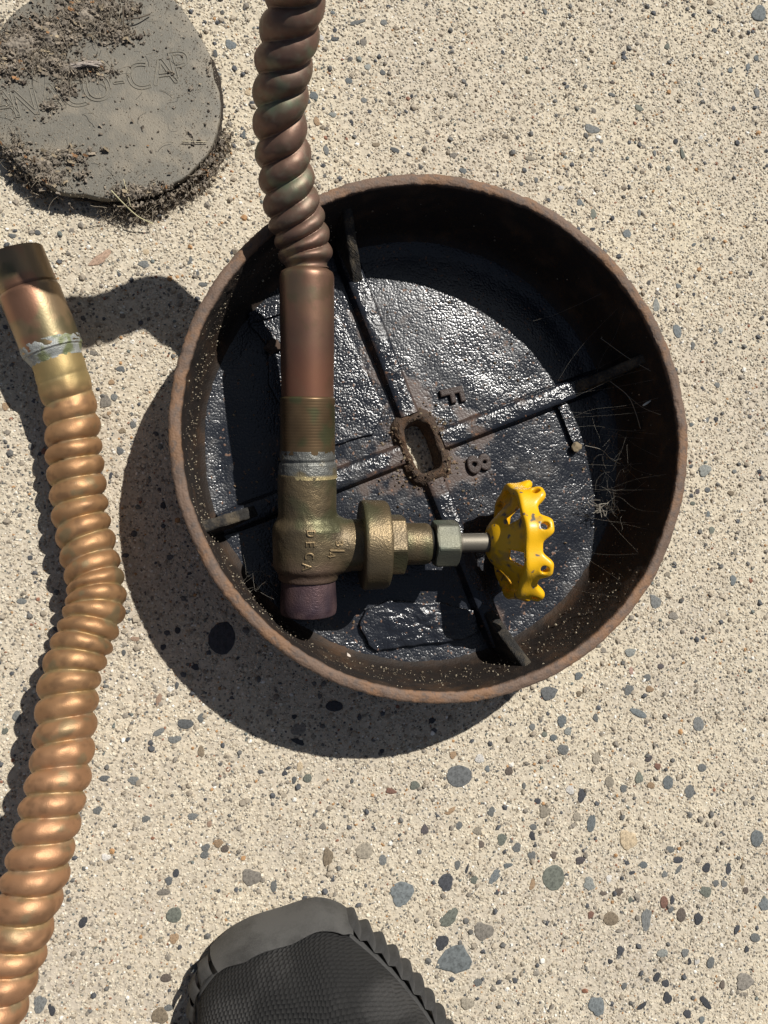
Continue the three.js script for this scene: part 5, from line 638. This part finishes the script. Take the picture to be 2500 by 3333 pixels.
// ---------------------------------------------------------------- toe of a trail shoe
const shoe = thing('trail_shoe', 'black mesh trail shoe with grey rubber toe cap and toothed sole', 'shoe');
{
  const H0 = 0.006, left = [[618, 3333], [616, 3254], [628, 3174], [672, 3106], [742, 3038], [806, 2998], [915, 2962]], front = [[1030, 2930], [1105, 2948]], right = [[1160, 2990], [1208, 3030], [1252, 3070], [1295, 3114], [1333, 3160], [1370, 3207], [1400, 3253], [1432, 3298], [1455, 3338]];
  const o2 = [...left, ...front, ...right].map(([x, y]) => at(x, y, H0)), tip = at(960, 2940, H0), ax = V(0.26, 0, 0.966), sd = V(0.966, 0, -0.26);
  shoe.position.set(at(1050, 3333, 0).x, 0, at(1050, 3333, 0).z);
  const org = shoe.position, back = (d, w) => tip.clone().addScaledVector(ax, d).addScaledVector(sd, w);
  const R = o2[o2.length - 1], LFT = o2[0];
  const heel = [R.clone().addScaledVector(ax, 0.03).addScaledVector(sd, 0.008), back(0.13, 0.056), back(0.18, 0.045), back(0.23, 0.04), back(0.27, 0.034), back(0.285, 0.01), back(0.28, -0.02), back(0.25, -0.037), back(0.19, -0.045), back(0.13, -0.055), LFT.clone().addScaledVector(ax, 0.03).addScaledVector(sd, -0.004)];
  const out = new THREE.CatmullRomCurve3([...o2, ...heel].map(v => V(v.x - org.x, 0, v.z - org.z)), true, 'centripetal'); out.arcLengthDivisions = 600;
  const tl = V(tip.x - org.x, 0, tip.z - org.z), NU = 320, nrm = u => { const t = out.getTangentAt(u); return V(-t.z, 0, t.x); }; // out to the side set below
  const probe = nrm(0.1), cen = tl.clone().addScaledVector(ax, 0.1), sgn = probe.dot(out.getPointAt(0.1).sub(cen)) > 0 ? 1 : -1;
  const O = (u, d, y, p) => { const q = out.getPointAt(((u % 1) + 1) % 1), n = nrm(((u % 1) + 1) % 1); return p.set(q.x + n.x * sgn * d, y, q.z + n.z * sgn * d); };
  const rubber = std({ color: rgb(0.085, 0.083, 0.08), map: mottle, roughness: 0.72, bumpMap: rep(fineNoise, 0.03), bumpScale: 0.0002 });
  const prof = [[-0.03, 0.0006], [-0.006, 0.0006], [-0.0045, 0.0012], [-0.003, 0.006], [-0.0026, 0.014], [-0.0034, 0.020], [-0.0055, 0.0235], [-0.011, 0.0252], [-0.03, 0.0252]];
  part('sole', surf(NU, prof.length - 1, (u, v, p) => { const q = prof[Math.round(v * (prof.length - 1))]; O(u, q[0], q[1], p); }, { closed: true, uv: (u, v, p) => [p.x * 8, p.z * 8 + p.y * 8], flip: sgn < 0 }), rubber, shoe);
  const uOf = (px, py) => { const w = at(px, py, H0).sub(org); let b = 0, m = 9; for (let i = 0; i < 1200; i++) { const q = out.getPointAt(i / 1200), d = Math.hypot(q.x - w.x, q.z - w.z); if (d < m) { m = d; b = i / 1200; } } return b; };
  // teeth of the outsole along both sides
  const tooth = (u0, u1, amp, y0, y1) => { const g = surf(10, 8, (u, v, p) => { const t = u, k = t < 0.7 ? 0.15 + 0.85 * t / 0.7 : 1 - (t - 0.7) / 0.3 * 0.95, y = lerp(y0, y1, v), e = Math.sin(clamp(v, 0.02, 0.98) * Math.PI); O(lerp(u0, u1, t), -0.0045 + (0.0045 + amp * k) * Math.pow(e, 0.22) - 0.0010 * v, y, p); }, { flip: sgn < 0, uv: (u, v) => [u * 0.3, v * 0.3] }); part('lug', g, rubber, shoe); };
  { const a = uOf(1118, 2962), b = uOf(1488, 3325), n = 8.6; for (let k = 0; k < 12; k++) { const u1 = a + (b - a) * k / n, u0 = a + (b - a) * (k + 0.98) / n; tooth(u0, u1, 0.0038, 0.002, 0.0205); } }
  { const a = uOf(676, 3100), b = uOf(618, 3333); for (let k = 0; k < 7; k++) { const u0 = a + md(b - a + 0.5, 1) * 0 + (b > a ? (b - 1 - a) : (b - a)) * k / 3.5, u1 = a + (b > a ? (b - 1 - a) : (b - a)) * (k + 0.8) / 3.5; tooth(u0, u1, 0.0015, 0.003, 0.0205); } }
  // knitted upper: rises from the sole to a ridge along the foot
  const spine = (q) => { const d = clamp(V(q.x - tl.x, 0, q.z - tl.z).dot(ax), 0.036, 0.25); return [tl.clone().addScaledVector(ax, d), d]; };
  const topY = d => 0.045 + 0.026 * sstep(0.03, 0.11, d) + 0.02 * sstep(0.1, 0.2, d);
  const upP = (u, v, p) => { O(u, -0.0042, 0.022, p); const [c, d] = spine(p), h = Math.sin(v * Math.PI / 2), f = 1 - Math.cos(v * Math.PI / 2), H = topY(d); p.set(lerp(p.x, c.x, f), 0.0215 + (H - 0.0215) * Math.pow(h, 0.9) + 0.0009 * fbm(p.x * 30, v * 3, p.z * 30, 2) * h, lerp(p.z, c.z, f)); };
  const knit = tex(256, (i, j) => { const u = i / 256 * 8, v = j / 256 * 8, row = Math.floor(v), x = u + (row % 2) * 0.5, fx = x - Math.floor(x) - 0.5, fy = v - row - 0.5; const e = Math.hypot(fx * 1.25, fy * 1.1); return 0.95 - 1.6 * e * e + 0.15 * (hash2(i, j, 3) - 0.5); });
  const dusty = tex(512, (i, j) => { const u = i / 512, v = j / 512, a = tfbm(u, v, 6, 91, 5), s = sstep(0.48, 0.74, a); const k = 0.135 + 0.10 * s + 0.05 * (hash2(i, j, 9) - 0.5); return [k, k * 0.98, k * 0.96]; }, true);
  const kb = knit.clone(); kb.repeat.set(1 / 0.0165, 1 / 0.0165); kb.needsUpdate = true;
  const fabric = std({ map: rep(dusty, 0.15), bumpMap: kb, bumpScale: 0.0011, roughness: 0.95 });
  part('upper', surf(NU, 60, upP, { closed: true, flip: sgn < 0, uv: (u, v, p) => [p.x + p.y * 0.7 + 0.0035 * fbm(p.x * 45, 1, p.z * 45, 3), p.z + p.y * 0.7 + 0.0035 * fbm(p.x * 45, 6, p.z * 45, 3)] }), fabric, shoe);
  // rubber toe cap wrapped over the front
  const uA = uOf(686, 3090), uB0 = uOf(1135, 2972), uB = uB0 < uA ? uB0 + 1 : uB0;
  const capR = std({ color: rgb(0.112, 0.110, 0.105), map: mottle, roughness: 0.66, bumpMap: rep(fineNoise, 0.03), bumpScale: 0.00015 });
  const a0 = V(0, 0, 0), b0 = V(0, 0, 0), c0 = V(0, 0, 0);
  const vmk = keyed([0, 0.27], [0.2, 0.355], [0.5, 0.365], [0.75, 0.33], [0.9, 0.32], [1, 0.26]);
  part('toe_cap', surf(110, 44, (u, v, p) => {
    const uu = lerp(uA, uB, u), vm = vmk(u);
    const m = ((uu % 1) + 1) % 1, th = v * vm * Math.PI / 2; O(m, 0.0004, 0.004, p); const [c, d] = spine(p), f = 1 - Math.cos(th), H = topY(d) + 0.0016, ed = v > 0.985 ? -0.0014 : 0;
    p.set(lerp(p.x, c.x, f), 0.0035 + (H - 0.0035) * Math.pow(Math.sin(th), 0.78) + ed, lerp(p.z, c.z, f));
  }, { flip: sgn < 0, uv: (u, v) => [u * 0.9, v * 0.35] }), capR, shoe);
}

scene.traverse(o => { if (o.isMesh) { o.castShadow = true; o.receiveShadow = true; } });
renderer.render(scene, camera);
